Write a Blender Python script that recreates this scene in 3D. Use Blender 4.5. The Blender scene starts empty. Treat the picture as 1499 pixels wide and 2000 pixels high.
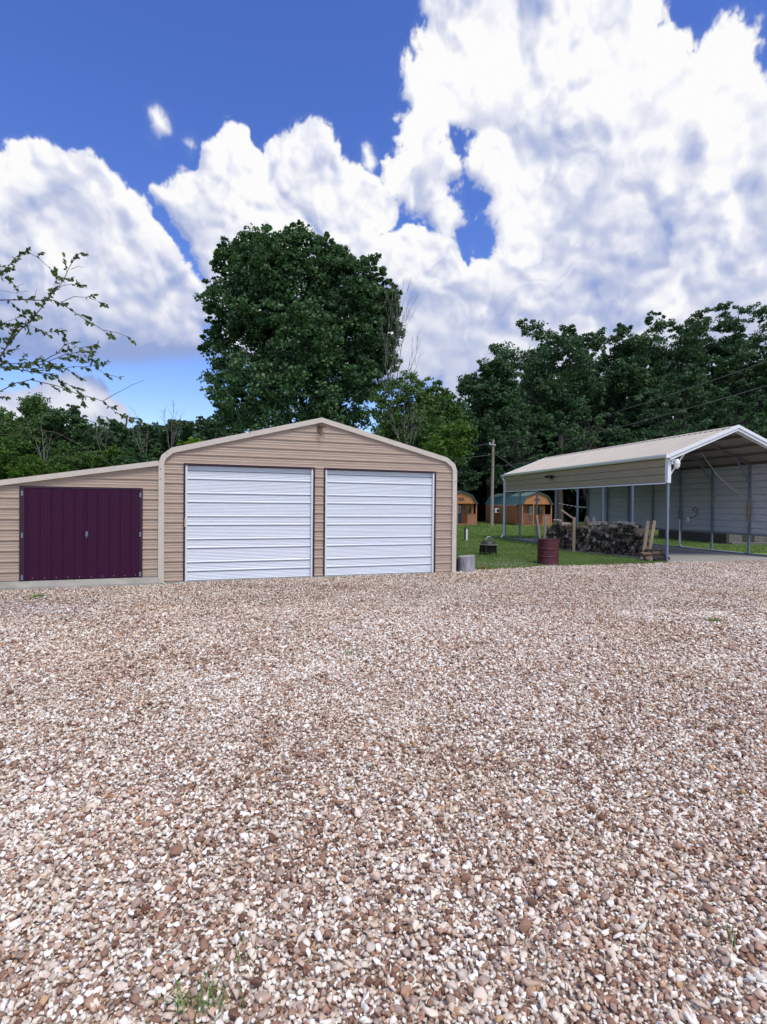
import bpy, bmesh, math, random
import numpy as np
from mathutils import Vector, Matrix
random.seed(7); RNG=np.random.default_rng(11)
SC=bpy.context.scene; COL=SC.collection
R=math.radians
# ------------------------------------------------------------------ camera
CAMH=1.6
cam=bpy.data.cameras.new('camera'); cam_o=bpy.data.objects.new('camera',cam); COL.objects.link(cam_o)
cam.sensor_fit='HORIZONTAL'; cam.sensor_width=36; cam.lens=36*1062/1499.; cam.clip_start=.05; cam.clip_end=2000
cam_o.location=(0,0,CAMH)
cam_o.rotation_euler=(Matrix.Rotation(R(90-.65),4,'X')@Matrix.Rotation(R(.54),4,'Z')).to_euler()
SC.camera=cam_o
# ------------------------------------------------------------------ view + light
SC.view_settings.view_transform='Standard'; SC.view_settings.look='None'
SC.view_settings.exposure=0.42; SC.view_settings.gamma=1
SUN_EL,SUN_AZ=R(60),R(150)      # azimuth from +Y towards +X
sl=bpy.data.lights.new('sun','SUN'); sl.energy=2.1; sl.angle=R(18); sl.color=(1,.93,.80)
so=bpy.data.objects.new('sun',sl); COL.objects.link(so); so.location=(0,0,60)
sd=Vector((math.sin(SUN_AZ)*math.cos(SUN_EL),math.cos(SUN_AZ)*math.cos(SUN_EL),math.sin(SUN_EL)))
so.rotation_euler=sd.to_track_quat('Z','Y').to_euler()
SC.cycles.max_bounces=6; SC.cycles.diffuse_bounces=3; SC.cycles.transparent_max_bounces=6
SC.cycles.use_denoising=True
# ---- sky panorama computed in numpy ----
import numpy as np, math
CF,CP,CR=1062.0,math.radians(-.65),math.radians(.54)
def px_dir(px,py):
    """direction of a surveyed point of the view"""
    r=np.array([1,0,0.]);f=np.array([0,math.cos(CP),math.sin(CP)]);u=np.array([0,-math.sin(CP),math.cos(CP)])
    r2=r*math.cos(CR)+u*math.sin(CR);u2=-r*math.sin(CR)+u*math.cos(CR)
    return (px-749.5)/CF*r2-(py-1000)/CF*u2+f
def px_azel(px,py):
    d=px_dir(px,py);return math.degrees(math.atan2(d[0],d[1])),math.degrees(math.atan2(d[2],math.hypot(d[0],d[1])))
def hashn(ix,iy,s):
    n=(ix*374761393+iy*668265263+s*1274126177)&0xffffffff
    n=((n^(n>>13))*1274126177)&0xffffffff
    n=n^(n>>16)
    return (n&0xffffff)/float(0xffffff)
def vnoise(x,y,s):
    ix=np.floor(x).astype(np.int64);iy=np.floor(y).astype(np.int64);fx=x-ix;fy=y-iy
    fx=fx*fx*fx*(fx*(fx*6-15)+10);fy=fy*fy*fy*(fy*(fy*6-15)+10)
    a=hashn(ix,iy,s);b=hashn(ix+1,iy,s);c=hashn(ix,iy+1,s);d=hashn(ix+1,iy+1,s)
    return (a+(b-a)*fx)*(1-fy)+(c+(d-c)*fx)*fy
def fbm(x,y,s,o=5,g=.5):
    t=0;a=1;n=0
    for i in range(o):
        t=t+a*vnoise(x*2**i+7.3*i,y*2**i+3.1*i,s+i);n+=a;a*=g
    return t/n
def puff(x,y,s):
    """smooth bump field: union of round puffs, 0..1"""
    ix=np.floor(x).astype(np.int64);iy=np.floor(y).astype(np.int64);best=np.zeros_like(x)
    for dx in (-1,0,1):
        for dy in (-1,0,1):
            jx=ix+dx;jy=iy+dy
            px=jx+hashn(jx,jy,s);py=jy+hashn(jx,jy,s+9);r=.62+.5*hashn(jx,jy,s+17)
            q=1-((x-px)**2+(y-py)**2)/(r*r)
            best=np.maximum(best,np.sqrt(np.clip(q,0,1))*r)
    return best
def polysd(X,Y,P):
    P=np.array(P,float);n=len(P);d=np.full(X.shape,1e9,np.float32);ins=np.zeros(X.shape,bool)
    for i in range(n):
        x0,y0=P[i];x1,y1=P[(i+1)%n];ex,ey=x1-x0,y1-y0
        wx=X-x0;wy=Y-y0;t=np.clip((wx*ex+wy*ey)/(ex*ex+ey*ey+1e-9),0,1)
        d=np.minimum(d,(wx-t*ex)**2+(wy-t*ey)**2)
        c=((y0>Y)!=(y1>Y))
        if y1!=y0: ins^=c&(X<(x1-x0)*(Y-y0)/(y1-y0)+x0)
    d=np.sqrt(d);return np.where(ins,d,-d)
def blur(a,n):
    for ax in (0,1):
        for _ in range(2):
            pad=[(0,0),(0,0)];pad[ax]=(n,n)
            c=np.cumsum(np.pad(a,pad,'edge'),axis=ax,dtype=np.float64)
            c=np.concatenate([np.zeros_like(np.take(c,[0],ax)),c],ax)
            m=a.shape[ax]
            a=(np.take(c,range(2*n+1,2*n+1+m),ax)-np.take(c,range(0,m),ax))/(2*n+1) if True else a
    return a
CLOUDS=[ # outline (px), edge softness deg, ragged deg
 ([(815,-40),(835,40),(800,110),(795,190),(808,220),(775,245),(788,290),(758,335),(752,370),(785,400),(835,425),(868,452),(900,436),(890,400),(872,380),(895,352),(893,305),(856,268),(880,240),(916,268),(912,310),(926,355),(972,385),(948,420),(985,450),(985,498),(920,506),(915,560),(880,640),(860,700),(880,1000),(1700,1000),(2000,600),(2100,-40),(1600,-300),(1540,60),(1505,150),(1470,120),(1482,45),(1440,30),(1385,58),(1355,102),(1335,82),(1295,40),(1285,-40),(1250,-400),(900,-400)],.65,2.1),
 ([(300,370),(345,355),(385,335),(398,290),(440,245),(480,262),(515,312),(528,280),(560,262),(612,237),(648,262),(660,312),(700,330),(740,362),(772,400),(772,440),(742,462),(790,446),(850,457),(890,482),(916,522),(940,560),(1000,600),(1000,690),(700,690),(430,670),(405,550),(370,480),(330,420)],.35,1.3),
 ([(-500,560),(-420,360),(-260,300),(-120,330),(0,300),(10,270),(55,262),(95,275),(120,298),(155,300),(195,315),(240,352),(268,380),(300,430),(345,480),(378,530),(402,560),(412,610),(395,650),(250,668),(0,660),(-300,650)],.35,1.2),
 ([(-300,740),(40,765),(90,745),(130,722),(180,735),(215,775),(262,815),(240,860),(-300,900)],.5,1.2),
 ([(-300,560),(120,520),(370,540),(415,620),(420,712),(250,728),(0,722),(-300,712)],1.5,.35),([(380,560),(1050,560),(1100,700),(1000,765),(760,770),(560,750),(400,712)],1.6,.35),
 ([(292,215),(306,208),(322,232),(328,258),(312,268),(292,248)],.9,.9),([(358,276),(376,270),(387,290),(372,302)],.8,.7),
 ([(706,285),(720,278),(736,320),(726,345),(708,322)],.7,.8)]
SHADE=[(1230,330,330,300,.34),(1080,300,120,160,.40),(1330,230,60,140,.1),(200,735,330,48,1.5),(620,760,240,40,1.2),(1300,700,500,70,.62),(720,760,250,40,.8),(60,440,70,40,.35),(200,690,300,70,1.25),(330,690,200,50,.9),(210,500,110,80,.45),(0,600,160,90,.35),(450,400,90,60,.2),(590,420,60,40,.22),(840,700,190,90,.75),(700,600,160,80,.3),(870,290,60,60,.25),
 (1060,330,80,90,.4),(1150,470,110,70,.3),(1300,420,160,80,.45),(1380,330,70,50,.3),(1200,560,250,60,.5),(1100,620,260,80,.7),(1350,560,250,50,.4),(1050,200,60,60,.15),(1420,180,60,50,.2),(950,600,80,60,.35),(1300,620,300,50,.5),(830,370,50,50,.2)]
def sky_panel(res=.075):
    az=np.arange(-60,60,res);el=np.arange(0,60,res)
    A,E=np.meshgrid(az,el);A=A.astype(np.float32);E=E.astype(np.float32)
    k=np.cos(np.radians(E))
    w1=fbm(A/5,E/5,11,5)-.5;w2=fbm(A/5,E/5,31,5)-.5
    wq=fbm(A*1.6,E*1.6,61,4);wr=fbm(A*1.6,E*1.6,71,4)
    X=A+w1*1.3+(wq-.5)*.35;Y=E+w2*1.3+(wr-.5)*.35
    b1=puff(X/4.2,Y/4.2,3);b2=puff(X/2.,Y/2.,5);b3=puff(X/.95,Y/.95,7);b4=puff(X/.45,Y/.45,8);b5=puff(X/.22,Y/.22,9)
    wisp=fbm(A/1.2+w2*3,E/1.2+w1*3,51,5)-.5
    bil=b1*.75+b2*.55+b3*.42+b4*.24+b5*.12
    alpha=np.zeros_like(A);col=np.zeros_like(A);best=np.full(A.shape,-99.,np.float32)
    for poly,soft,rag in CLOUDS:
        P=[px_azel(*q) for q in poly]
        sd=polysd(A,E,P)
        m=sd+rag*((bil-1.0)*.6+wisp*.9)-.04*rag
        best=np.maximum(best,m/soft)
        alpha=np.maximum(alpha,np.clip(m/(soft*1.25),0,1))
        alpha=np.maximum(alpha,np.clip((m+soft*.8)/(soft*9),0,.12))
    alpha=alpha*alpha*(3-2*alpha)
    # thickness and relief
    th=1-np.exp(-np.clip(blur(alpha,14),0,1)*1.5)
    vis=np.clip(fbm(A/6,E/6,15,3)*3.2-1.0,0.08,1)
    H=th*2.6+blur(alpha*(b1*1.5+b2*.8*(.4+.6*vis)),4)+blur(alpha*b3*.42,2)*vis+blur(alpha*b4*.12,1)*vis**2+1.3*blur(fbm(A/4,E/4,77,4),2)
    H=blur(H,1)
    gy,gx=np.gradient(H,res)
    nrm=np.sqrt(1+gx*gx+gy*gy)
    lam=(-gx*.35-gy*(.55)*-1*-1+.75)/nrm   # light from above, a little from the right
    lam=(gx*-.30+gy*-.60+.74)/nrm
    lam2=blur(lam,3)
    sh=np.zeros_like(A)
    for px,py,rx,ry,a in SHADE:
        q0=px_azel(px,py);q1=px_azel(px+rx,py);q2=px_azel(px,py+ry)
        sx=abs(q1[0]-q0[0]);sy=abs(q2[1]-q0[1])
        sh=np.maximum(sh,a*np.exp(-(((A+w1*5-q0[0])/sx)**2+((E+w2*5-q0[1])/sy)**2)))
    lf=fbm(A/6+3*w1,E/5+3*w2,91,4)
    best=blur(np.clip(best,-2,14),10)
    low=np.clip((E-11)/8,0,1)
    t=.82-.18*(1-low)-sh*.62+(lam*.42+lam2*.58-.66)*.85*(.3+.7*low)+(lf-.5)*(.5+.7*low)+.25*np.exp(-np.clip(best,0,99)*soft*.35)*low
    t=np.clip(t,0,1)
    white=np.array([1.0,1.0,1.03]);grey=np.array([.31,.40,.70])
    mid=np.array([.60,.645,.82])
    T=t[...,None]
    c=np.where(T>.5,mid+(white-mid)*(T-.5)*2,grey+(mid-grey)*T*2)
    # thin edges pick up blue through alpha
    return az,el,c.astype(np.float32),alpha.astype(np.float32)
def make_world():
    w=bpy.data.worlds.new('World'); SC.world=w; w.use_nodes=True; nt=w.node_tree; nt.nodes.clear()
    az,el,c,a=sky_panel(.075)
    a=a*1.0; k=np.clip((62-el)/14,0,1)[:,None]; a=a*k+.45*(1-k)
    n=len(az); W=4800; Hh=2400; half=n//2
    def unroll(p):
        full=np.concatenate([p,p[:,::-1],p[:,:half],p[:,:half][:,::-1]],1)      # az -60..300
        return np.roll(full,-(n*0)+int(W*.25)-n//2,axis=1)
    def mk(nm,rgb,cs):
        buf=np.ones((Hh,W,4),np.float32)
        z0=Hh//2; m=rgb.shape[0]
        buf[z0:z0+m,:,:3]=rgb; buf[z0+m:,:,:3]=rgb[-1:].mean(axis=1,keepdims=True)
        buf[:z0,:,:3]=rgb[:1]
        im=bpy.data.images.new(nm,W,Hh,alpha=False,float_buffer=False); im.colorspace_settings.name=cs
        im.pixels.foreach_set(np.clip(buf,0,1).ravel()); im.update(); im.pack()
        return im
    cu=unroll(c); au=unroll(a)
    enc=np.where(cu<.0031308,cu*12.92,1.055*np.clip(cu,1e-5,None)**(1/2.4)-.055)
    ic=mk('cloud_colour',enc,'sRGB'); ia=mk('cloud_cover',np.repeat(au[...,None],3,2),'Non-Color')
    N=nt.nodes.new; L=nt.links.new
    out=N('ShaderNodeOutputWorld'); bg=N('ShaderNodeBackground'); bg.inputs[1].default_value=.1
    sky=N('ShaderNodeTexSky'); sky.sky_type='NISHITA'; sky.sun_disc=False; sky.sun_elevation=SUN_EL; sky.sun_rotation=SUN_AZ
    sky.altitude=200; sky.air_density=1.0; sky.dust_density=.6; sky.ozone_density=2.0
    hs=N('ShaderNodeHueSaturation'); hs.inputs['Saturation'].default_value=1.28; hs.inputs['Value'].default_value=1.55; hs.inputs['Hue'].default_value=.522
    tc=N('ShaderNodeTexCoord')
    e1=N('ShaderNodeTexEnvironment'); e1.image=ic; e2=N('ShaderNodeTexEnvironment'); e2.image=ia
    mul=N('ShaderNodeVectorMath'); mul.operation='SCALE'; mul.inputs['Scale'].default_value=7.3
    mix=N('ShaderNodeMix'); mix.data_type='RGBA'
    L(tc.outputs['Generated'],e1.inputs[0]); L(tc.outputs['Generated'],e2.inputs[0])
    L(sky.outputs[0],hs.inputs['Color']); L(e1.outputs[0],mul.inputs[0])
    L(e2.outputs[0],mix.inputs[0]); L(hs.outputs[0],mix.inputs[6]); L(mul.outputs[0],mix.inputs[7])
    L(mix.outputs[2],bg.inputs[0]); L(bg.outputs[0],out.inputs[0])
    w.cycles.sampling_method='MANUAL'; w.cycles.sample_map_resolution=1024
make_world()
# ------------------------------------------------------------------ helpers
def P(px,py,y):
    """world point seen at surveyed image position, at distance y (for measuring off positions)"""
    d=px_dir(px,py); d=d*(y/d[1]); return Vector((d[0],d[1],d[2]+CAMH))
def G(px,py,z=0.):
    d=px_dir(px,py); t=(z-CAMH)/d[2]; return Vector((d[0]*t,d[1]*t,z))
def tag(o,label=None,cat=None,group=None,kind=None):
    if label:o['label']=label
    if cat:o['category']=cat
    if group:o['group']=group
    if kind:o['kind']=kind
    return o
def empty(name,loc,rz=0.,**k):
    o=bpy.data.objects.new(name,None); COL.objects.link(o); o.location=loc; o.rotation_euler=(0,0,rz); o.empty_display_size=.3
    return tag(o,**k)
class MB:
    def __init__(s): s.v=[];s.f=[]
    def add(s,vs,fs):
        n=len(s.v); s.v+= [tuple(v) for v in vs]; s.f+=[tuple(i+n for i in f) for f in fs]; return s
    def box(s,x0,x1,y0,y1,z0,z1):
        return s.add([(x0,y0,z0),(x1,y0,z0),(x1,y1,z0),(x0,y1,z0),(x0,y0,z1),(x1,y0,z1),(x1,y1,z1),(x0,y1,z1)],
              [(0,3,2,1),(4,5,6,7),(0,1,5,4),(1,2,6,5),(2,3,7,6),(3,0,4,7)])
    def bar(s,a,b,w,h=None,up=(0,0,1)):
        h=h or w; a=Vector(a);b=Vector(b);d=(b-a).normalized(); u=Vector(up)
        if abs(d.dot(u))>.98:u=Vector((0,1,0))
        x=d.cross(u).normalized()*w/2; y=x.cross(d).normalized()*h/2
        c=[a-x-y,a+x-y,a+x+y,a-x+y,b-x-y,b+x-y,b+x+y,b-x+y]
        return s.add(c,[(0,1,2,3),(7,6,5,4),(0,4,5,1),(1,5,6,2),(2,6,7,3),(3,7,4,0)])
    def tube(s,pts,rad,n=8,cap=True):
        pts=[Vector(p) for p in pts]; m=len(pts)
        if not hasattr(rad,'__len__'):rad=[rad]*m
        vs=[];fs=[];ref=Vector((.13,.31,.94))
        for i,p in enumerate(pts):
            d=(pts[min(i+1,m-1)]-pts[max(i-1,0)]).normalized()
            r_=ref if abs(d.dot(ref))<.95 else Vector((1,0,0))
            x=d.cross(r_).normalized();y=d.cross(x)
            for k in range(n):
                t=2*math.pi*k/n; vs.append(p+(x*math.cos(t)+y*math.sin(t))*rad[i])
        for i in range(m-1):
            for k in range(n):
                a=i*n+k;b=i*n+(k+1)%n; fs.append((a,b,b+n,a+n))
        if cap: fs.append(tuple(range(n-1,-1,-1))); fs.append(tuple(range((m-1)*n,m*n)))
        return s.add(vs,fs)
    def lathe(s,prof,n=24,c=(0,0,0)):
        vs=[];fs=[]
        for r_,z in prof:
            for k in range(n):
                t=2*math.pi*k/n; vs.append((c[0]+r_*math.cos(t),c[1]+r_*math.sin(t),c[2]+z))
        for i in range(len(prof)-1):
            for k in range(n):
                a=i*n+k;b=i*n+(k+1)%n; fs.append((a,b,b+n,a+n))
        return s.add(vs,fs)
    def prism(s,poly,y0,y1):
        """polygon in xz, extruded along y"""
        n=len(poly); vs=[(x,y0,z) for x,z in poly]+[(x,y1,z) for x,z in poly]
        fs=[tuple(range(n)),tuple(range(2*n-1,n-1,-1))]+[(i,i+n,(i+1)%n+n,(i+1)%n) for i in range(n)]
        return s.add(vs,fs)
    def build(s,name,mat,parent=None,smooth=False,bevel=0,**k):
        me=bpy.data.meshes.new(name); me.from_pydata(s.v,[],s.f)
        bm=bmesh.new();bm.from_mesh(me);bmesh.ops.recalc_face_normals(bm,faces=bm.faces)
        if bevel: bmesh.ops.bevel(bm,geom=bm.edges[:],offset=bevel,segments=1,affect='EDGES',clamp_overlap=True)
        bm.to_mesh(me);bm.free()
        if smooth:
            me.polygons.foreach_set('use_smooth',[True]*len(me.polygons))
            try: me.set_sharp_from_angle(angle=R(40))
            except Exception: pass
        me.materials.append(mat)
        o=bpy.data.objects.new(name,me); COL.objects.link(o)
        if parent:o.parent=parent
        return tag(o,**k)
def np_mesh(name,V,F,mat,parent=None,attr=None,smooth=False,**k):
    me=bpy.data.meshes.new(name); m,q=F.shape
    me.vertices.add(len(V)); me.vertices.foreach_set('co',np.ascontiguousarray(V,np.float32).ravel())
    me.loops.add(m*q); me.loops.foreach_set('vertex_index',np.ascontiguousarray(F,np.int32).ravel())
    me.polygons.add(m); me.polygons.foreach_set('loop_start',np.arange(0,m*q,q,dtype=np.int32))
    me.update(calc_edges=True)
    if smooth: me.polygons.foreach_set('use_smooth',np.ones(m,bool))
    for an,av in (attr or {}).items():
        a=me.attributes.new(an,'FLOAT','POINT'); a.data.foreach_set('value',np.ascontiguousarray(av,np.float32))
    me.materials.append(mat)
    o=bpy.data.objects.new(name,me); COL.objects.link(o)
    if parent:o.parent=parent
    return tag(o,**k)
def copy_tree(o,parent=None):
    c=o.copy(); COL.objects.link(c)
    if parent is not None:c.parent=parent
    for ch in [x for x in COL.objects if x.parent==o]: copy_tree(ch,c)
    return c
# ------------------------------------------------------------------ materials
def mat(name,col,rough=.6,metal=0.,spec=.5,noise=0.,nscale=6.,bump=0.,bscale=60.,stretch=(1,1,1),col2=None,coord='Object'):
    m=bpy.data.materials.new(name); m.use_nodes=True; nt=m.node_tree; b=nt.nodes['Principled BSDF']
    b.inputs['Base Color'].default_value=(*col,1); b.inputs['Roughness'].default_value=rough; b.inputs['Metallic'].default_value=metal
    b.inputs['Specular IOR Level'].default_value=spec
    N=nt.nodes.new;L=nt.links.new
    if noise or bump:
        tc=N('ShaderNodeTexCoord');mp=N('ShaderNodeMapping');mp.inputs['Scale'].default_value=stretch;L(tc.outputs[coord],mp.inputs[0])
    if noise:
        n=N('ShaderNodeTexNoise');n.inputs['Scale'].default_value=nscale;n.inputs['Detail'].default_value=8;n.inputs['Roughness'].default_value=.65;L(mp.outputs[0],n.inputs[0])
        cr=N('ShaderNodeValToRGB');c2=col2 or tuple(c*(1-noise) for c in col)
        cr.color_ramp.elements[0].position=.33;cr.color_ramp.elements[0].color=(*c2,1);cr.color_ramp.elements[1].position=.62;cr.color_ramp.elements[1].color=(*col,1)
        L(n.outputs[0],cr.inputs[0]);L(cr.outputs[0],b.inputs['Base Color'])
        mr=N('ShaderNodeMapRange');mr.inputs[3].default_value=min(1,rough+.12);mr.inputs[4].default_value=max(0,rough-.08);L(n.outputs[0],mr.inputs[0]);L(mr.outputs[0],b.inputs['Roughness'])
    if bump:
        n2=N('ShaderNodeTexNoise');n2.inputs['Scale'].default_value=bscale;n2.inputs['Detail'].default_value=6;L(mp.outputs[0],n2.inputs[0])
        bp=N('ShaderNodeBump');bp.inputs['Strength'].default_value=bump;bp.inputs['Distance'].default_value=.01;L(n2.outputs[0],bp.inputs['Height']);L(bp.outputs[0],b.inputs['Normal'])
    return m
def ramp_mat(name,stops,rough=.8,attr='tone',trans=0.,spec=.3,lum=None,const=False,patch=None,bump=0.):
    """colour picked by a per-piece attribute; optional second ramp scale from fract(attr*37)"""
    m=bpy.data.materials.new(name);m.use_nodes=True;nt=m.node_tree;b=nt.nodes['Principled BSDF'];N=nt.nodes.new;L=nt.links.new
    at=N('ShaderNodeAttribute');at.attribute_name=attr
    cr=N('ShaderNodeValToRGB');e=cr.color_ramp.elements
    while len(e)<len(stops):e.new(.5)
    for i,(p,c) in enumerate(stops):e[i].position=p;e[i].color=(*c,1)
    if const:cr.color_ramp.interpolation='CONSTANT'
    L(at.outputs['Fac'],cr.inputs[0]);colr=cr.outputs[0]
    if lum:
        mu=N('ShaderNodeMath');mu.operation='MULTIPLY';mu.inputs[1].default_value=37.7;fr=N('ShaderNodeMath');fr.operation='FRACT'
        mr=N('ShaderNodeMapRange');mr.inputs[3].default_value=lum[0];mr.inputs[4].default_value=lum[1]
        L(at.outputs['Fac'],mu.inputs[0]);L(mu.outputs[0],fr.inputs[0]);L(fr.outputs[0],mr.inputs[0])
        sc=N('ShaderNodeVectorMath');sc.operation='SCALE';L(colr,sc.inputs[0]);L(mr.outputs[0],sc.inputs['Scale']);colr=sc.outputs[0]
    if patch:
        tc=N('ShaderNodeTexCoord');
        for (scale,c,amt,lo,hi) in patch:
            n=N('ShaderNodeTexNoise');n.inputs['Scale'].default_value=scale;n.inputs['Detail'].default_value=4;L(tc.outputs['Object'],n.inputs[0])
            mr=N('ShaderNodeMapRange');mr.inputs[1].default_value=lo;mr.inputs[2].default_value=hi;mr.inputs[3].default_value=0;mr.inputs[4].default_value=amt;L(n.outputs[0],mr.inputs[0])
            mx=N('ShaderNodeMix');mx.data_type='RGBA';mx.blend_type='MULTIPLY';L(mr.outputs[0],mx.inputs[0]);L(colr,mx.inputs[6]);mx.inputs[7].default_value=(*c,1);colr=mx.outputs[2]
    L(colr,b.inputs['Base Color']);b.inputs['Roughness'].default_value=rough;b.inputs['Specular IOR Level'].default_value=spec
    if bump:
        tc2=N('ShaderNodeTexCoord');n3=N('ShaderNodeTexNoise');n3.inputs['Scale'].default_value=260;L(tc2.outputs['Object'],n3.inputs[0]);bp=N('ShaderNodeBump');bp.inputs['Strength'].default_value=bump;bp.inputs['Distance'].default_value=.004;L(n3.outputs[0],bp.inputs['Height']);L(bp.outputs[0],b.inputs['Normal'])
    if trans:
        t=N('ShaderNodeBsdfTranslucent');g=N('ShaderNodeVectorMath');g.operation='MULTIPLY';g.inputs[1].default_value=(1.3,1.5,.7);L(colr,g.inputs[0]);L(g.outputs[0],t.inputs[0])
        ms=N('ShaderNodeMixShader');ms.inputs[0].default_value=trans;L(b.outputs[0],ms.inputs[1]);L(t.outputs[0],ms.inputs[2]);L(ms.outputs[0],nt.nodes['Material Output'].inputs[0])
    return m
M={}
M['tan']=mat('tan_siding_paint',(.445,.342,.275),.45,noise=.16,nscale=2.2,stretch=(1,1,7),bump=.08,bscale=9)
M['trim']=mat('tan_trim_paint',(.60,.54,.48),.4,noise=.1,nscale=4)
M['white']=mat('white_door_paint',(.72,.775,.87),.35,noise=.16,nscale=3.5,stretch=(.35,1,22),bump=.25,bscale=3)
M['whitetrim']=mat('white_trim_paint',(.76,.79,.83),.35,noise=.07,nscale=8)
M['maroon']=mat('maroon_paint',(.035,.008,.028),.35,noise=.2,nscale=4)
M['purple']=mat('plum_door_paint',(.041,.004,.032),.45,spec=.25,noise=.12,nscale=3,stretch=(3,1,.5))
M['drum']=mat('dark_red_drum_paint',(.085,.012,.022),.5,noise=.3,nscale=7,bump=.1,bscale=20)
M['galv']=mat('galvanised_steel',(.20,.25,.33),.42,metal=.35,noise=.2,nscale=9)
M['steel']=mat('bright_steel',(.55,.57,.6),.35,metal=.7,noise=.2,nscale=20)
M['darksteel']=mat('dark_underside_steel',(.16,.15,.16),.5,metal=.3)
M['roof']=mat('cream_roof_paint',(.46,.42,.365),.5,noise=.12,nscale=1.5,stretch=(.4,3,1))
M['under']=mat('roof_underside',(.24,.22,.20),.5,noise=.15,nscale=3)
M['beige']=mat('olive_beige_siding',(.36,.29,.20),.5,noise=.12,nscale=2,stretch=(1,1,5))
M['greywall']=mat('grey_siding',(.50,.53,.60),.45,noise=.12,nscale=2,stretch=(1,1,5))
M['conc']=mat('concrete',(.36,.35,.32),.85,noise=.3,nscale=3,bump=.3,bscale=30)
M['orange']=mat('orange_stained_wood',(.44,.17,.055),.6,noise=.25,nscale=3,stretch=(4,4,.6))
M['orange_lit']=mat('orange_stained_wood_lit',(.50,.21,.075),.6,noise=.2,nscale=3,stretch=(4,4,.6))  # same orange stain made lighter, brighter light on the porch front put into the colour
M['porchwood']=mat('redwood_porch',(.38,.17,.09),.6,noise=.25,nscale=5)
M['greenroof']=mat('green_metal_roof',(.045,.12,.12),.35,noise=.2,nscale=2,stretch=(1,3,1))
M['teal']=mat('teal_door',(.015,.09,.13),.4)
M['black']=mat('black_paint',(.012,.012,.014),.45,noise=.3,nscale=10)
M['glass']=mat('dark_window_glass',(.02,.025,.03),.08,spec=.8)
M['paleglass']=mat('pale_door_glass',(.30,.40,.48),.1,spec=.8)
M['pole']=mat('weathered_pole_wood',(.32,.27,.23),.85,noise=.3,nscale=6,stretch=(6,6,.4),bump=.4,bscale=14)
M['lumber']=mat('weathered_lumber',(.30,.235,.165),.8,noise=.35,nscale=6,stretch=(5,5,.5),bump=.2,bscale=20)
M['greylumber']=mat('grey_lumber',(.36,.33,.29),.85,noise=.3,nscale=6,stretch=(5,5,.5))
M['darkbark']=mat('shaded_bark',(.035,.032,.028),.95,noise=.4,nscale=5)
M['bark']=mat('tree_bark',(.085,.07,.058),.9,noise=.4,nscale=5,stretch=(3,3,.5),bump=.5,bscale=12)
M['palebark']=mat('bare_grey_wood',(.17,.155,.145),.9,noise=.3,nscale=6)
M['twig']=mat('dark_twig_bark',(.075,.06,.055),.85,noise=.3,nscale=12)
M['wire']=mat('cable',(.10,.10,.11),.5)
M['cam']=mat('white_plastic',(.78,.78,.80),.3)
M['rope']=mat('tan_rope',(.38,.32,.22),.9,noise=.3,nscale=40)
M['sign']=mat('dark_sign_print',(.05,.035,.03),.6)
M['paper']=mat('faded_sign_board',(.36,.16,.07),.6)
M['block']=mat('grey_block',(.16,.155,.14),.9,noise=.35,nscale=5,bump=.3,bscale=20)
M['darkblock']=mat('dark_lattice',(.07,.06,.045),.9,noise=.5,nscale=6)
M['rust']=mat('rusty_fixture',(.15,.09,.06),.8,noise=.5,nscale=20)
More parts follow.
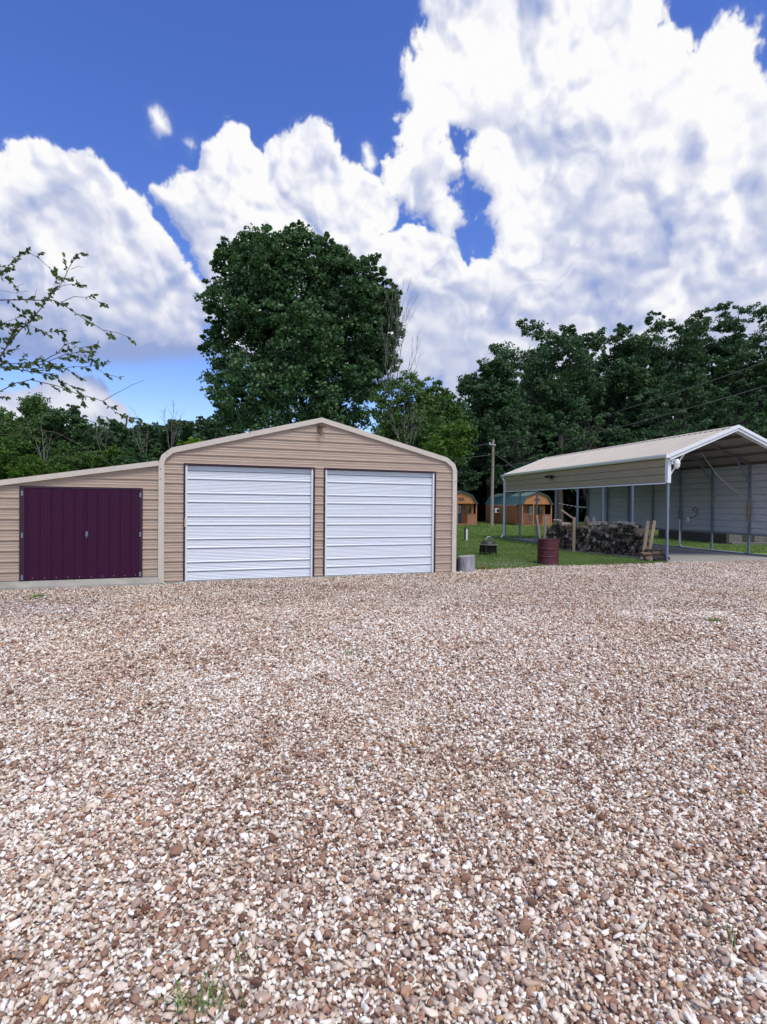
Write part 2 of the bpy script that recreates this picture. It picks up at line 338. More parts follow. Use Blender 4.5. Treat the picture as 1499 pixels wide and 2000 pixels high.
# ------------------------------------------------------------------ ground, lawn, gravel
GA=R(19.86); GO=Vector((-4.49,10.93,0)); GE=Vector((math.cos(GA),math.sin(GA),0)); GN=Vector((-math.sin(GA),math.cos(GA),0))
CA=R(12.5); CO=Vector((8.462,16.193,0)); CW,CL=4.6,11.1
def gl(x,y,z=0): return GO+GE*x+GN*y+Vector((0,0,z))
EDGE=[(-14,7.2),(-9,8.95),tuple(gl(-3.7,-.16)[:2]),tuple(gl(0,-.16)[:2]),tuple(gl(6.6,.02)[:2]),(1.95,13.45),(2.35,13.75),(3.0,14.0),(3.7,14.25),(4.4,14.75),(5.3,14.85),(6.4,15.3),(7.4,15.6),(8.3,15.95),(8.6,16.15),(13.2,17.2),(16,18.2),(26,20.5)]
def edge_y(x): return np.interp(x,[p[0] for p in EDGE],[p[1] for p in EDGE])
def sheet_mat(name,cols,scale,rough=.9,bump=.5,bs=60.,patch=None):
    m=bpy.data.materials.new(name);m.use_nodes=True;nt=m.node_tree;b=nt.nodes['Principled BSDF'];N=nt.nodes.new;L=nt.links.new
    tc=N('ShaderNodeTexCoord');n=N('ShaderNodeTexNoise');n.inputs['Scale'].default_value=scale;n.inputs['Detail'].default_value=10;n.inputs['Roughness'].default_value=.7
    L(tc.outputs['Object'],n.inputs[0]);cr=N('ShaderNodeValToRGB');e=cr.color_ramp.elements
    while len(e)<len(cols):e.new(.5)
    for i,(p,c) in enumerate(cols):e[i].position=p;e[i].color=(*c,1)
    L(n.outputs[0],cr.inputs[0]);c=cr.outputs[0]
    if patch:
        n2=N('ShaderNodeTexNoise');n2.inputs['Scale'].default_value=patch[0];n2.inputs['Detail'].default_value=5;L(tc.outputs['Object'],n2.inputs[0])
        mr=N('ShaderNodeMapRange');mr.inputs[1].default_value=.42;mr.inputs[2].default_value=.62;L(n2.outputs[0],mr.inputs[0])
        mx=N('ShaderNodeMix');mx.data_type='RGBA';mx.blend_type='MULTIPLY';L(mr.outputs[0],mx.inputs[0]);L(c,mx.inputs[6]);mx.inputs[7].default_value=(*patch[1],1);c=mx.outputs[2]
    L(c,b.inputs['Base Color']);b.inputs['Roughness'].default_value=rough;b.inputs['Specular IOR Level'].default_value=.2
    n3=N('ShaderNodeTexNoise');n3.inputs['Scale'].default_value=bs;n3.inputs['Detail'].default_value=4;L(tc.outputs['Object'],n3.inputs[0])
    bp=N('ShaderNodeBump');bp.inputs['Strength'].default_value=bump;bp.inputs['Distance'].default_value=.03;L(n3.outputs[0],bp.inputs['Height']);L(bp.outputs[0],b.inputs['Normal'])
    return m
lawn_m=sheet_mat('lawn_soil_and_grass',[(.3,(.09,.13,.04)),(.5,(.15,.225,.065)),(.7,(.23,.31,.10))],1.6,patch=(.35,(.75,.9,.6)))
MB().add([(-600,-600,-.012),(600,-600,-.012),(600,900,-.012),(-600,900,-.012)],[(0,1,2,3)]).build('ground',lawn_m,kind='structure')
bed_m=sheet_mat('gravel_fines',[(.35,(.30,.23,.19)),(.55,(.42,.33,.28)),(.75,(.52,.44,.38))],60,bs=90,bump=1.)
def _bed():
    nt=bed_m.node_tree;N=nt.nodes.new;L=nt.links.new;b=nt.nodes['Principled BSDF']
    tc=N('ShaderNodeTexCoord');vo=N('ShaderNodeTexVoronoi');vo.inputs['Scale'].default_value=46;L(tc.outputs['Object'],vo.inputs['Vector'])
    sp=N('ShaderNodeSeparateColor');L(vo.outputs['Color'],sp.inputs[0]);cr=N('ShaderNodeValToRGB');e=cr.color_ramp.elements
    st=[(0,(.20,.12,.08)),(.2,(.36,.26,.20)),(.45,(.48,.38,.31)),(.7,(.60,.53,.46)),(1,(.78,.74,.68))]
    while len(e)<len(st):e.new(.5)
    for i,(p,c) in enumerate(st):e[i].position=p;e[i].color=(*c,1)
    L(sp.outputs[0],cr.inputs[0]);L(cr.outputs[0],b.inputs['Base Color'])
    bp=N('ShaderNodeBump');bp.invert=True;bp.inputs['Distance'].default_value=.012;L(vo.outputs['Distance'],bp.inputs['Height']);L(bp.outputs[0],b.inputs['Normal'])
_bed()
v=[(x,y,-.006) for x,y in EDGE]+[(30,-8,-.006),(-16,-8,-.006)]
MB().add(v,[tuple(range(len(v)))]).build('driveway',bed_m,kind='structure')

# loose stones: every stone is a chipped convex lump
def stone_protos(n,npts,sub):
    out=[]
    for i in range(n):
        bm=bmesh.new(); sx=random.uniform(.8,1.25);sy=random.uniform(.55,.95);sz=random.uniform(.45,.75)
        for k in range(npts):
            v=Vector((random.gauss(0,1),random.gauss(0,1),random.gauss(0,1))).normalized()*random.uniform(.82,1.05)
            bm.verts.new((v.x*sx*.5,v.y*sy*.5,v.z*sz*.5))
        r=bmesh.ops.convex_hull(bm,input=bm.verts[:])
        bmesh.ops.delete(bm,geom=[e for e in r['geom_interior'] if isinstance(e,bmesh.types.BMVert)],context='VERTS')
        if sub: bmesh.ops.bevel(bm,geom=bm.edges[:],offset=.06,segments=1,affect='EDGES',clamp_overlap=True)
        bmesh.ops.triangulate(bm,faces=bm.faces[:])
        bm.verts.ensure_lookup_table()
        V=np.array([v.co[:] for v in bm.verts],np.float32);F=np.array([[v.index for v in f.verts] for f in bm.faces],np.int32);bm.free()
        out.append((V,F))
    return out
def rot_rand(n,tilt):
    yaw=RNG.uniform(0,2*np.pi,n);ax=RNG.uniform(0,2*np.pi,n);t=RNG.normal(0,tilt,n)
    cy,sy=np.cos(yaw),np.sin(yaw);Z=np.zeros((n,3,3),np.float32);Z[:,0,0]=cy;Z[:,0,1]=-sy;Z[:,1,0]=sy;Z[:,1,1]=cy;Z[:,2,2]=1
    kx,ky=np.cos(ax),np.sin(ax);K=np.zeros((n,3,3),np.float32);K[:,0,2]=ky;K[:,1,2]=-kx;K[:,2,0]=-ky;K[:,2,1]=kx
    I=np.eye(3,dtype=np.float32)[None];Rm=I+np.sin(t)[:,None,None]*K+(1-np.cos(t))[:,None,None]*(K@K)
    return Rm@Z
def place(protos,pos,size,tone,tilt=.7):
    n=len(pos);ch=RNG.integers(0,len(protos),n);Vs=[];Fs=[];T=[];off=0
    for k,(V,F) in enumerate(protos):
        s=np.where(ch==k)[0]
        if not len(s):continue
        Rm=rot_rand(len(s),tilt)
        W=np.einsum('nij,vj->nvi',Rm,V)*size[s][:,None,None]+pos[s][:,None,:]
        Vs.append(W.reshape(-1,3).astype(np.float32));Fs.append((F[None]+(np.arange(len(s))*len(V))[:,None,None]+off).reshape(-1,3).astype(np.int32))
        T.append(np.repeat(tone[s],len(V)));off+=len(s)*len(V)
    return np.concatenate(Vs),np.concatenate(Fs),np.concatenate(T)
def band(y0,y1,sp,m0=-9.,m1=.35):
    hw=.735*y1+m1+.2
    Y=np.arange(y0,y1,sp);X=np.arange(-hw,hw,sp);XX,YY=np.meshgrid(X,Y);XX=XX+(np.arange(len(Y))%2)[:,None]*sp*.5
    XX=XX.ravel()+RNG.uniform(-.5,.5,XX.size)*sp;YY=YY.ravel()+RNG.uniform(-.5,.5,YY.size)*sp
    k=(np.abs(XX)<.735*YY+m1)&(np.abs(XX)>=.735*YY+m0)&(YY<edge_y(XX)-.02+RNG.normal(0,.07,XX.size))
    # keep stones off the garage face
    lx=(XX-GO.x)*GE.x+(YY-GO.y)*GE.y;ly=(XX-GO.x)*GN.x+(YY-GO.y)*GN.y
    k&=~((ly>-.035)&(lx>-.1)&(lx<6.7));k&=~((ly>-.29)&(lx>-4)&(lx<=-.05)&(ly<8))
    return XX[k],YY[k]
pr_hi=stone_protos(14,13,True);pr_mid=stone_protos(14,12,False);pr_lo=stone_protos(10,7,False)
Vs=[];Fs=[];Ts=[];off=0
for (y0,y1,sp,pr,m0,m1) in ((1.15,3.0,.0143,pr_hi,-9,.35),(3.0,5.2,.0155,pr_mid,-19,.35),(5.2,8.5,.0185,pr_mid,-29,.35),(8.5,12,.026,pr_lo,-29,1.5),(12,20.5,.034,pr_lo,-39,1.5),(1.15,5.2,.020,pr_lo,.35,3.2),(5.2,8.5,.025,pr_lo,.35,2.5),(.4,1.15,.020,pr_lo,-9,3.2)):
    X,Y=band(y0,y1,sp,m0,m1);n=len(X)
    s=np.clip(np.exp(RNG.normal(math.log(sp*1.56),.36,n)),.010,.055)
    z=RNG.uniform(-.1,.42,n)*s+.002+.006*np.sin(X*1.7+1.3*np.sin(Y*1.1))*np.clip((y0-1)/4,0,1)
    tone=RNG.uniform(0,1,n)
    tone=tone**(1+.95*(fbm(X*1.6,Y*1.6,5,4)-.5)+.35*(fbm(X*.35,Y*.35,8,2)-.5)+.25*np.exp(-((X+1.6)/1.6)**2-((Y-10.6)/.5)**2)*3)
    big=RNG.uniform(0,1,n)<.02; s=np.where(big,s*1.5,s)
    V,F,T=place(pr,np.stack([X,Y,z],1).astype(np.float32),s.astype(np.float32),tone)
    Vs.append(V);Fs.append(F+off);Ts.append(T);off+=len(V)
stone_m=ramp_mat('river_gravel_stone',[(0,(.17,.09,.06)),(.06,(.29,.165,.11)),(.15,(.41,.25,.175)),(.24,(.38,.285,.24)),(.33,(.54,.40,.30)),(.43,(.61,.49,.40)),(.53,(.64,.56,.48)),(.63,(.75,.66,.55)),(.74,(.81,.75,.67)),(.85,(.88,.85,.78)),(.98,(.56,.36,.20))],
   rough=.62,spec=.35,lum=(.86,1.16),const=True,bump=.35,patch=[(.45,(.90,.83,.74),.8,.50,.70),(1.7,(.90,.84,.80),.8,.52,.72),(5.,(.84,.76,.70),.7,.55,.75)])
# low mound of stones: heights carry the gentle unevenness of the yard
np_mesh('gravel',np.concatenate(Vs),np.concatenate(Fs),stone_m,attr={'tone':np.concatenate(Ts)},kind='stuff',label='loose white, tan and brown gravel stones covering the yard',cat='gravel')
print('stones',sum(len(f) for f in Fs))
del Vs,Fs,Ts

# lawn blades
def blades(n,x0,x1,y0,y1,h,w,ok):
    X=RNG.uniform(x0,x1,n);Y=RNG.uniform(y0,y1,n);k=ok(X,Y);X=X[k];Y=Y[k];n=len(X)
    a=RNG.uniform(0,2*np.pi,n);hh=h*RNG.uniform(.5,1.3,n);l=RNG.normal(0,.45,n)*hh;l2=RNG.normal(0,.45,n)*hh
    V=np.zeros((n,3,3),np.float32);dx=np.cos(a)*w/2;dy=np.sin(a)*w/2
    V[:,0]=np.stack([X-dx,Y-dy,np.zeros(n)-.012],1);V[:,1]=np.stack([X+dx,Y+dy,np.zeros(n)-.012],1);V[:,2]=np.stack([X+l,Y+l2,hh],1)
    F=np.arange(n*3).reshape(n,3);return V.reshape(-1,3),F,np.repeat(RNG.uniform(0,1,n),3)
def local_c(X,Y):
    ex,ey=math.cos(CA),math.sin(CA);dx=X-CO.x;dy=Y-CO.y;return dx*ex+dy*ey,-dx*ey+dy*ex
def lawn_ok(X,Y):
    lx,ly=local_c(X,Y);g=(lx>-.08)&(lx<CW+.1)&(ly>-.1)&(ly<CL+.1)
    ax=(X-GO.x)*GE.x+(Y-GO.y)*GE.y;ay=(X-GO.x)*GN.x+(Y-GO.y)*GN.y;g2=(ax>-3.7)&(ax<6.62)&(ay>-.3)&(ay<6.3)
    return (Y>edge_y(X)+.0)&~g&~g2
a=blades(210000,1.6,10,13.2,21,.055,.011,lawn_ok);b=blades(150000,2,22,20,34,.07,.022,lawn_ok);c=blades(60000,4,26,34,58,.09,.05,lawn_ok)
V=np.concatenate([a[0],b[0],c[0]]);F=np.concatenate([a[1],b[1]+len(a[0]),c[1]+len(a[0])+len(b[0])]);T=np.concatenate([a[2],b[2],c[2]])
grass_m=ramp_mat('lawn_grass_blade',[(0,(.08,.135,.042)),(.35,(.145,.225,.065)),(.7,(.22,.315,.09)),(1,(.34,.40,.16))],rough=.55,trans=.25,patch=[(.5,(.70,.80,.60),.9,.45,.65),(2.,(.75,.85,.7),.7,.5,.7)])
np_mesh('grass',V,F,grass_m,attr={'tone':T},kind='stuff',label='short mown green grass of the lawn',cat='grass')
# clover heads near the gravel edge
n=900;X=RNG.normal(3.3,.8,n);Y=14.3+np.abs(RNG.normal(0,1.1,n));k=(Y>edge_y(X)+.15);X=X[k];Y=Y[k]
n2=260;X=np.concatenate([X,RNG.uniform(2,8,n2)]);Y=np.concatenate([Y,RNG.uniform(15,19,n2)])
k=lawn_ok(X,Y);X=X[k];Y=Y[k]
V,F,T=place(pr_lo,np.stack([X,Y,RNG.uniform(.03,.06,len(X))],1).astype(np.float32),RNG.uniform(.014,.026,len(X)).astype(np.float32),RNG.uniform(0,1,len(X)))
np_mesh('clover_flowers',V,F,mat('clover_white',(.62,.64,.58),.8),kind='stuff',label='tiny white clover heads dotting the lawn near the gravel',cat='flowers')

# weeds in the gravel: each tuft a thing
def weed(loc,n,h,w,label,flat=.6,m=None):
    V=[];F=[];T=[]
    for i in range(n):
        a=random.uniform(0,6.28);o=Vector((random.gauss(0,.012)*n**.3,random.gauss(0,.012)*n**.3,0));ln=h*random.uniform(.6,1.25);t=random.random();d=Vector((math.cos(a),math.sin(a),0));s=Vector((-d.y,d.x,0));fl=random.uniform(.3,1)*flat;k=len(V)
        for j,q in enumerate((0,.4,.75,1)):
            c=o+d*(ln*fl*q*(.6+.6*q))+Vector((0,0,ln*(1-fl*.6)*q*(1.25-.55*q)));ww=w*(1-q)**.6/2
            V+=[c-s*ww,c+s*ww];T+=[t,t]
        F+=[(k+2*j,k+2*j+1,k+2*j+3,k+2*j+2) for j in range(3)]
    o=np_mesh('weed',np.array([v[:] for v in V]),np.array(F),m or grass_m,attr={'tone':np.array(T)});o.location=loc
    return tag(o,label,'weed',None)
weed(G(388,1962,.008),60,.085,.006,'largest green grass tuft growing in the gravel at the near edge',.75)
weed(G(480,1868,.008),12,.06,.005,'small sparse green weed in the gravel behind the largest tuft',.4)
weed(G(72,1167,.008),150,.10,.012,'low spreading brown and green weed patch in front of the plum doors',.9)
weed(G(229,1133,.008),16,.12,.012,'thin weed sprouting from the concrete apron under the plum doors',.4)
weed(G(1395,1214,.008),110,.08,.012,'flat dull green weed patch in the gravel before the open carport',.9)
weed(G(1408,1826,.008),14,.06,.005,'thin upright green weed in the gravel at the near right',.3)
weed(G(684,1276,.008),40,.05,.010,'tiny yellowish weed in the gravel in the middle of the yard',.8)
weed(G(944,1112,.008),200,.16,.010,'dry tan grass tuft beside the sawn log stump',.6,ramp_mat('dry_grass',[(0,(.24,.18,.09)),(1,(.34,.27,.15))],trans=.2))

# ------------------------------------------------------------------ ribbed sheets
def seq(pitch,z0,z1,phase,rib=.02,minor=.004,nm=2):
    pts=[]
    k=math.floor((z0-phase)/pitch)-1
    while phase+k*pitch<z1+pitch:
        z=phase+k*pitch; pts+=[(z-.013,0),(z-.006,rib),(z+.016,rib),(z+.030,0)]
        for j in range(nm):
            c=z+.03+(pitch-.045)*(j+1)/(nm+1);pts+=[(c-.011,0),(c-.004,minor),(c+.008,minor),(c+.016,0)]
        k+=1
    return pts
def clip_seq(pts,z0,z1,breaks=()):
    pts=sorted(pts);zs=[p[0] for p in pts];ys=[p[1] for p in pts]
    keep=[z0,z1]+[b for b in breaks if z0<b<z1]+[z for z in zs if z0<z<z1]
    keep=sorted(set(round(k,5) for k in keep));return [(z,float(np.interp(z,zs,ys))) for z in keep]
def hsheet(mb,pts,spans):
    """horizontal ribs: pts (z,out); spans(z)->[(xl,xr)..]"""
    for (za,ya),(zb,yb) in zip(pts[:-1],pts[1:]):
        A=spans(za+1e-4);B=spans(zb-1e-4)
        for (l0,r0),(l1,r1) in zip(A,B): 
            if r0-l0>1e-3 or r1-l1>1e-3: mb.add([(l0,-ya,za),(r0,-ya,za),(r1,-yb,zb),(l1,-yb,zb)],[(0,1,2,3)])
    return mb
# ------------------------------------------------------------------ garage
garage=empty('garage',GO,GA,label='tan ribbed metal garage with two white roll-up doors and a gabled front',cat='garage')
OUT=[(0,0),(0,2.43),(.05,2.56),(.22,2.70),(3.29,3.50),(6.36,2.74),(6.55,2.60),(6.6,2.46),(6.6,0)]
def roof_l(z): return float(np.interp(z,[0,2.43,2.56,2.70,3.50],[0,0,.05,.22,3.29]))
def roof_r(z): return float(np.interp(z,[0,2.46,2.60,2.74,3.50],[6.6,6.6,6.55,6.36,3.29]))
D1=(.45,3.14);D2=(3.37,6.08);DT=2.42
def gspan(z):
    l,r=roof_l(z),roof_r(z)
    return [(l,D1[0]),(D1[1],D2[0]),(D2[1],r)] if z<DT else [(l,r)]
def stain_mat():
    m=mat('tan_siding_rust_run',(.445,.342,.275),.45,noise=.16,nscale=2.2,stretch=(1,1,7));nt=m.node_tree;N=nt.nodes.new;L=nt.links.new;b=nt.nodes['Principled BSDF'];src=b.inputs['Base Color'].links[0].from_socket
    tc=N('ShaderNodeTexCoord');sp=N('ShaderNodeSeparateXYZ');L(tc.outputs['Object'],sp.inputs[0])
    def mth(op,a,bb=None,cl=False):
        n=N('ShaderNodeMath');n.operation=op;n.use_clamp=cl
        for i,x in enumerate((a,bb)):
            if x is None:continue
            if isinstance(x,(int,float)):n.inputs[i].default_value=x
            else:L(x,n.inputs[i])
        return n.outputs[0]
    nz=N('ShaderNodeTexNoise');nz.inputs['Scale'].default_value=7;L(tc.outputs['Object'],nz.inputs[0])
    dx=mth('ABSOLUTE',mth('SUBTRACT',mth('ADD',sp.outputs[0],mth('MULTIPLY',mth('SUBTRACT',nz.outputs[0],.5),.12)),3.24))
    fx=mth('SUBTRACT',1,mth('DIVIDE',dx,.075),True)
    fz=mth('MULTIPLY',mth('DIVIDE',mth('SUBTRACT',sp.outputs[2],2.75),.5,True),mth('DIVIDE',mth('SUBTRACT',3.4,sp.outputs[2]),.05,True),True)
    f=mth('MULTIPLY',mth('MULTIPLY',fx,fz),.65,True)
    mx=N('ShaderNodeMix');mx.data_type='RGBA';L(f,mx.inputs[0]);L(src,mx.inputs[6]);mx.inputs[7].default_value=(.13,.08,.06,1);L(mx.outputs[2],b.inputs['Base Color'])
    return m
w=MB();hsheet(w,clip_seq(seq(.198,0.02,3.5,DT),.02,3.495,(DT,2.43,2.46,2.56,2.60,2.70,2.74)),gspan)
w.build('siding',stain_mat(),garage)
# shell behind the front: side walls, back wall, roof
GD=6.2
w=MB()
prof=seq(.198,.02,2.43,DT)
pz=clip_seq(prof,.02,2.43)
for (za,ya),(zb,yb) in zip(pz[:-1],pz[1:]):
    w.add([(-ya+.0,.03,za),(-ya,GD,za),(-yb,GD,zb),(-yb,.03,zb)],[(0,1,2,3)]);w.add([(6.6+ya,.03,za),(6.6+ya,GD,za),(6.6+yb,GD,zb),(6.6+yb,.03,zb)],[(0,1,2,3)])
w.add([(x,GD,z) for x,z in OUT],[tuple(range(len(OUT)))])
w.build('side_wall',M['tan'],garage)
w=MB();tp=[p for p in OUT[1:-1]]
def offs(pts,d):
    o=[]
    for i,p in enumerate(pts):
        a=Vector(pts[max(i-1,0)]+(0,)) if len(pts[0])==2 else 0;b=Vector(pts[min(i+1,len(pts)-1)]+(0,));t=(b-a).normalized();o.append((p[0]-t.y*d,p[1]+t.x*d))
    return o
o1=offs(tp,.03)
for i in range(len(tp)-1):
    (x0,z0),(x1,z1)=o1[i],o1[i+1];n=27
    for j in range(n):
        y=.0+j*GD/n;dy=GD/n;h=.02;tz=Vector((x1-x0,z1-z0)).normalized();nx,nz=-tz.y,tz.x
        for (ya,yb,ha,hb) in ((0,.8,0,0),(.8,.87,0,h),(.87,.93,h,h),(.93,1,h,0)):
            w.add([(x0+nx*ha,y+ya*dy,z0+nz*ha),(x1+nx*ha,y+ya*dy,z1+nz*ha),(x1+nx*hb,y+yb*dy,z1+nz*hb),(x0+nx*hb,y+yb*dy,z0+nz*hb)],[(0,1,2,3)])
w.build('roof',M['trim'],garage)
# edge trim that follows the outline, down both corners
def strip(mb,pts,wd,y0,y1,lift=0.):
    po=offs(pts,lift);pi=offs(pts,-wd)
    for i in range(len(pts)-1):
        a,b,c,d=po[i],po[i+1],pi[i+1],pi[i]
        vs=[(a[0],y0,a[1]),(b[0],y0,b[1]),(c[0],y0,c[1]),(d[0],y0,d[1]),(a[0],y1,a[1]),(b[0],y1,b[1]),(c[0],y1,c[1]),(d[0],y1,d[1])]
        mb.add(vs,[(0,1,2,3),(7,6,5,4),(0,4,5,1),(3,2,6,7)]+([(0,3,7,4)] if i==0 else [])+([(1,5,6,2)] if i==len(pts)-2 else []))
    return mb
tr=[(0,0.0)]+[p for p in OUT[1:-1]]+[(6.6,0.0)]
strip(MB(),tr,.075,-.055,.035,.035).build('edge_trim',M['trim'],garage)
for x,z,a in ((.12,2.62,0),(1.75,3.12,0),(.0,2.30,0),(.0,2.1,0),(4.9,3.12,0),(6.6,2.2,0)):
    MB().box(x-.008,x+.008,-.062,-.054,z-.008,z+.008).build('screw',M['darksteel'],garage)
# door openings, curtains
def roll_prof(z0,z1):
    pts=[]
    for k in range(-1,7):
        for zz in (.215+.475*k,.395+.475*k):
            pts+=[(zz-.020,.006),(zz-.018,-.05),(zz+.001,-.05),(zz+.003,.014),(zz+.020,.012),(zz+.034,0)]
            gap=.18 if abs(zz-(.215+.475*k))<1e-6 else .295
            m=max(1,int((gap-.07)/.032))
            for j in range(m):
                c=zz+.05+j*(gap-.085)/m;pts+=[(c,0),(c+.008,.007),(c+.016,.0)]
    return clip_seq(pts,z0,z1)
def roll_door(x0,x1,label):
    w=MB();hsheet(w,roll_prof(.035,2.39),lambda z:[(x0+.045,x1-.045)]);w.v=[(a,b+.055,c) for a,b,c in w.v]
    d=w.build('roll_up_door',M['white'],garage,label=label)
    MB().box(x0+.045,x1-.045,.035,.075,.0,.036).build('bottom_bar',M['steel'],d)
    for a in (x0+.022,x1-.06): MB().box(a,a+.038,-.006,.06,0,2.395).build('guide_rail',M['whitetrim'],d)
    f=MB();f.box(x0-.014,x0+.02,-.026,.08,0,2.40);f.box(x1-.02,x1+.014,-.026,.08,0,2.40);f.box(x0-.014,x1+.014,-.026,.08,2.40,2.432)
    f.build('door_frame',M['maroon'],garage)
    return d
d=roll_door(*D1,'wider left white roll-up door');MB().box(D1[0]+.012,D1[0]+.04,-.035,-.008,1.13,1.30).build('latch',M['trim'],d)
roll_door(*D2,'narrower looking right white roll-up door')
MB().box(0.02,6.58,.0,GD,-.02,.012).build('floor',M['conc'],garage)
w=MB();w.box(-.02,6.62,-.045,-.0,-.01,.022);w.build('floor_edge',M['conc'],garage)
# fixture under the peak
wl=empty('wall_light',gl(3.24,-.05,3.33),GA,label='small rusty light bracket with dangling cable under the garage gable peak',cat='light fixture')
MB().box(-.03,.09,-.05,.03,.0,.05).build('mounting_box',M['rust'],wl)
MB().lathe([(.0,.0),(.03,-.01),(.035,-.05),(.0,-.06)],10,(.10,-.05,.03)).build('lamp_head',M['rust'],wl)
MB().tube([(0,-.03,0),(-.05,-.04,-.05),(-.055,-.04,-.11),(-.01,-.035,-.15),(.03,-.03,-.19)],.007,5).build('cable',M['black'],wl)
# ------------------------------------------------------------------ lean-to
LX=-3.66
lean=empty('lean_to_shed',gl(0,0,0),GA,label='low tan lean-to shed with plum double doors against the garage',cat='shed')
def ltop(z): # x where the sloping roof line reaches height z
    return float(np.interp(z,[1.815,2.43],[LX,-.04]))
P0=(-2.41,-.335)
def lspan(z):
    l=LX if z<1.815 else ltop(z);r=-.038
    return [(l,P0[0]),(P0[1],r)] if z<1.905 else [(l,r)]
pts=clip_seq(seq(.198,.14,2.43,DT-.53),.14,2.425,(1.815,1.905))
def lspan2(z):
    s=lspan(z)
    if z<1.905 and z>1.815: s=[(min(ltop(z),P0[0]),P0[0]),(P0[1],-.038)]
    return s
w=MB();hsheet(w,pts,lspan2);w.build('siding',M['tan'],lean)
w=MB();w.box(LX-.02,LX,0,GD,.1,1.80);w.box(LX,-.04,GD-.02,GD,.1,1.8);w.build('side_wall',M['tan'],lean)
strip(MB(),[(LX-.05,1.807),(-.04,2.43)],.07,-.07,.03,.03).build('edge_trim',M['trim'],lean)
MB().add([(LX-.05,.03,1.82),(-.04,.03,2.445),(-.04,GD,2.445),(LX-.05,GD,1.82),(LX-.05,.03,1.80),(-.04,.03,2.425),(-.04,GD,2.425),(LX-.05,GD,1.80)],[(0,1,2,3),(7,6,5,4),(0,4,5,1),(2,6,7,3),(0,3,7,4)]).build('roof',M['trim'],lean)
w=MB();w.add([(LX-.05,-.26,.055),(-.03,-.26,.045),(-.03,GD,.135),(LX-.05,GD,.145),(LX-.05,-.02,.13),(-.03,-.02,.13),(LX-.05,-.27,-.02),(-.03,-.27,-.02)],[(0,1,5,4),(4,5,2,3),(6,7,1,0),(1,7,2,5)]);w.build('apron_slab',M['conc'],lean)
fr=MB();fr.box(P0[0]-.012,P0[0]+.07,-.03,.03,.14,1.875);fr.box(P0[1]-.035,P0[1]+.012,-.03,.03,.14,1.875);fr.box(P0[0]-.012,P0[1]+.012,-.03,.03,1.875,1.91);fr.build('door_frame',M['maroon'],lean)
mid=-1.36
def leaf(x0,x1,name):
    pts=[];pitch=.195;x=x0+.02
    while x<x1:
        pts+=[(x,0),(x+.012,.017),(x+.03,.017),(x+.042,0),(x+.085,0),(x+.09,.004),(x+.1,.004),(x+.105,0),(x+.135,0),(x+.14,.004),(x+.15,.004),(x+.155,0)];x+=pitch
    p=clip_seq(pts,x0,x1);w=MB()
    for (a,ya),(b,yb) in zip(p[:-1],p[1:]): w.add([(a,-.02-ya,.15),(b,-.02-yb,.15),(b,-.02-yb,1.872),(a,-.02-ya,1.872)],[(0,1,2,3)])
    w.box(x0,x1,-.018,.01,.15,1.872)
    d=w.build('door',M['purple'],lean)
    x=x0+.13
    while x<x1-.03: MB().box(x-.006,x+.006,-.028,-.018,.175,.187).build('screw',M['steel'],d);x+=.195
    return d
dl=leaf(P0[0]+.072,mid-.003,'l');dr=leaf(mid+.003,P0[1]-.037,'r')
for d,x in ((dl,P0[0]+.02),(dr,P0[1]-.045)):
    for z in (1.77,.99,.20): MB().box(x,x+.032,-.045,-.03,z-.045,z+.045).build('hinge',M['galv'],d)
h=MB();h.lathe([(.0,-.03),(.022,-.03),(.022,.03),(.0,.03)],10,(mid+.055,-.06,1.0));h.bar((mid+.055,-.05,1.0),(mid+.055,-.065,.93),.018);h.box(mid+.035,mid+.075,-.045,-.02,.96,1.05);h.build('handle',M['galv'],dr)
# ------------------------------------------------------------------ carport
cp=empty('carport',CO,CA,label='long open carport with cream metal roof, white gable trim and blue grey posts',cat='carport')
def cl(x,y,z=0): return CO+Vector((math.cos(CA)*x-math.sin(CA)*y,math.sin(CA)*x+math.cos(CA)*y,z))
EV,RG=3.20,4.10; sp=CL/7.
def slope_z(x): return EV+(RG-EV)*(1-abs(x-CW/2)/(CW/2))
MB().box(-.03,CW+.03,-.06,CL+.05,-.05,.03).build('floor_slab',M['conc'],cp)
for i in range(8):
    for x,side in ((0,0),(CW,1)):
        p=MB().box(x-.03,x+.03,i*sp-.03,i*sp+.03,.04,EV-.02).build('post',M['galv'],cp)
for x in (0,CW): MB().box(x-.032,x+.032,-.04,CL+.04,.031,.085).build('base_rail',M['galv'],cp)
for x in (0,CW): MB().box(x-.033,x+.033,-.04,CL+.04,EV-.075,EV-.015).build('top_rail',M['darksteel'],cp)
for k in (.27,.52,.78):
    for s in (0,1):
        x=CW/2*k if s==0 else CW-CW/2*k;z=slope_z(x)-.045;MB().box(x-.035,x+.035,-.1,CL+.05,z-.02,z+.02).build('purlin',M['darksteel'],cp)
for i in range(8):
    r=MB()
    for a,b in (((0,0),(CW/2,0)),((CW,0),(CW/2,0))): r.bar((a[0],i*sp,EV-.075),(b[0],i*sp,RG-.075),.055,.055)
    r.build('rafter',M['darksteel'] if i else M['whitetrim'],cp)
    for s in (0,1):
        x0=0 if s==0 else CW;x1=.62 if s==0 else CW-.62
        MB().bar((x0,i*sp,EV-.68),(x1,i*sp,slope_z(x1)-.09),.04,.04).build('knee_brace',M['galv'] if i else M['whitetrim'],cp)
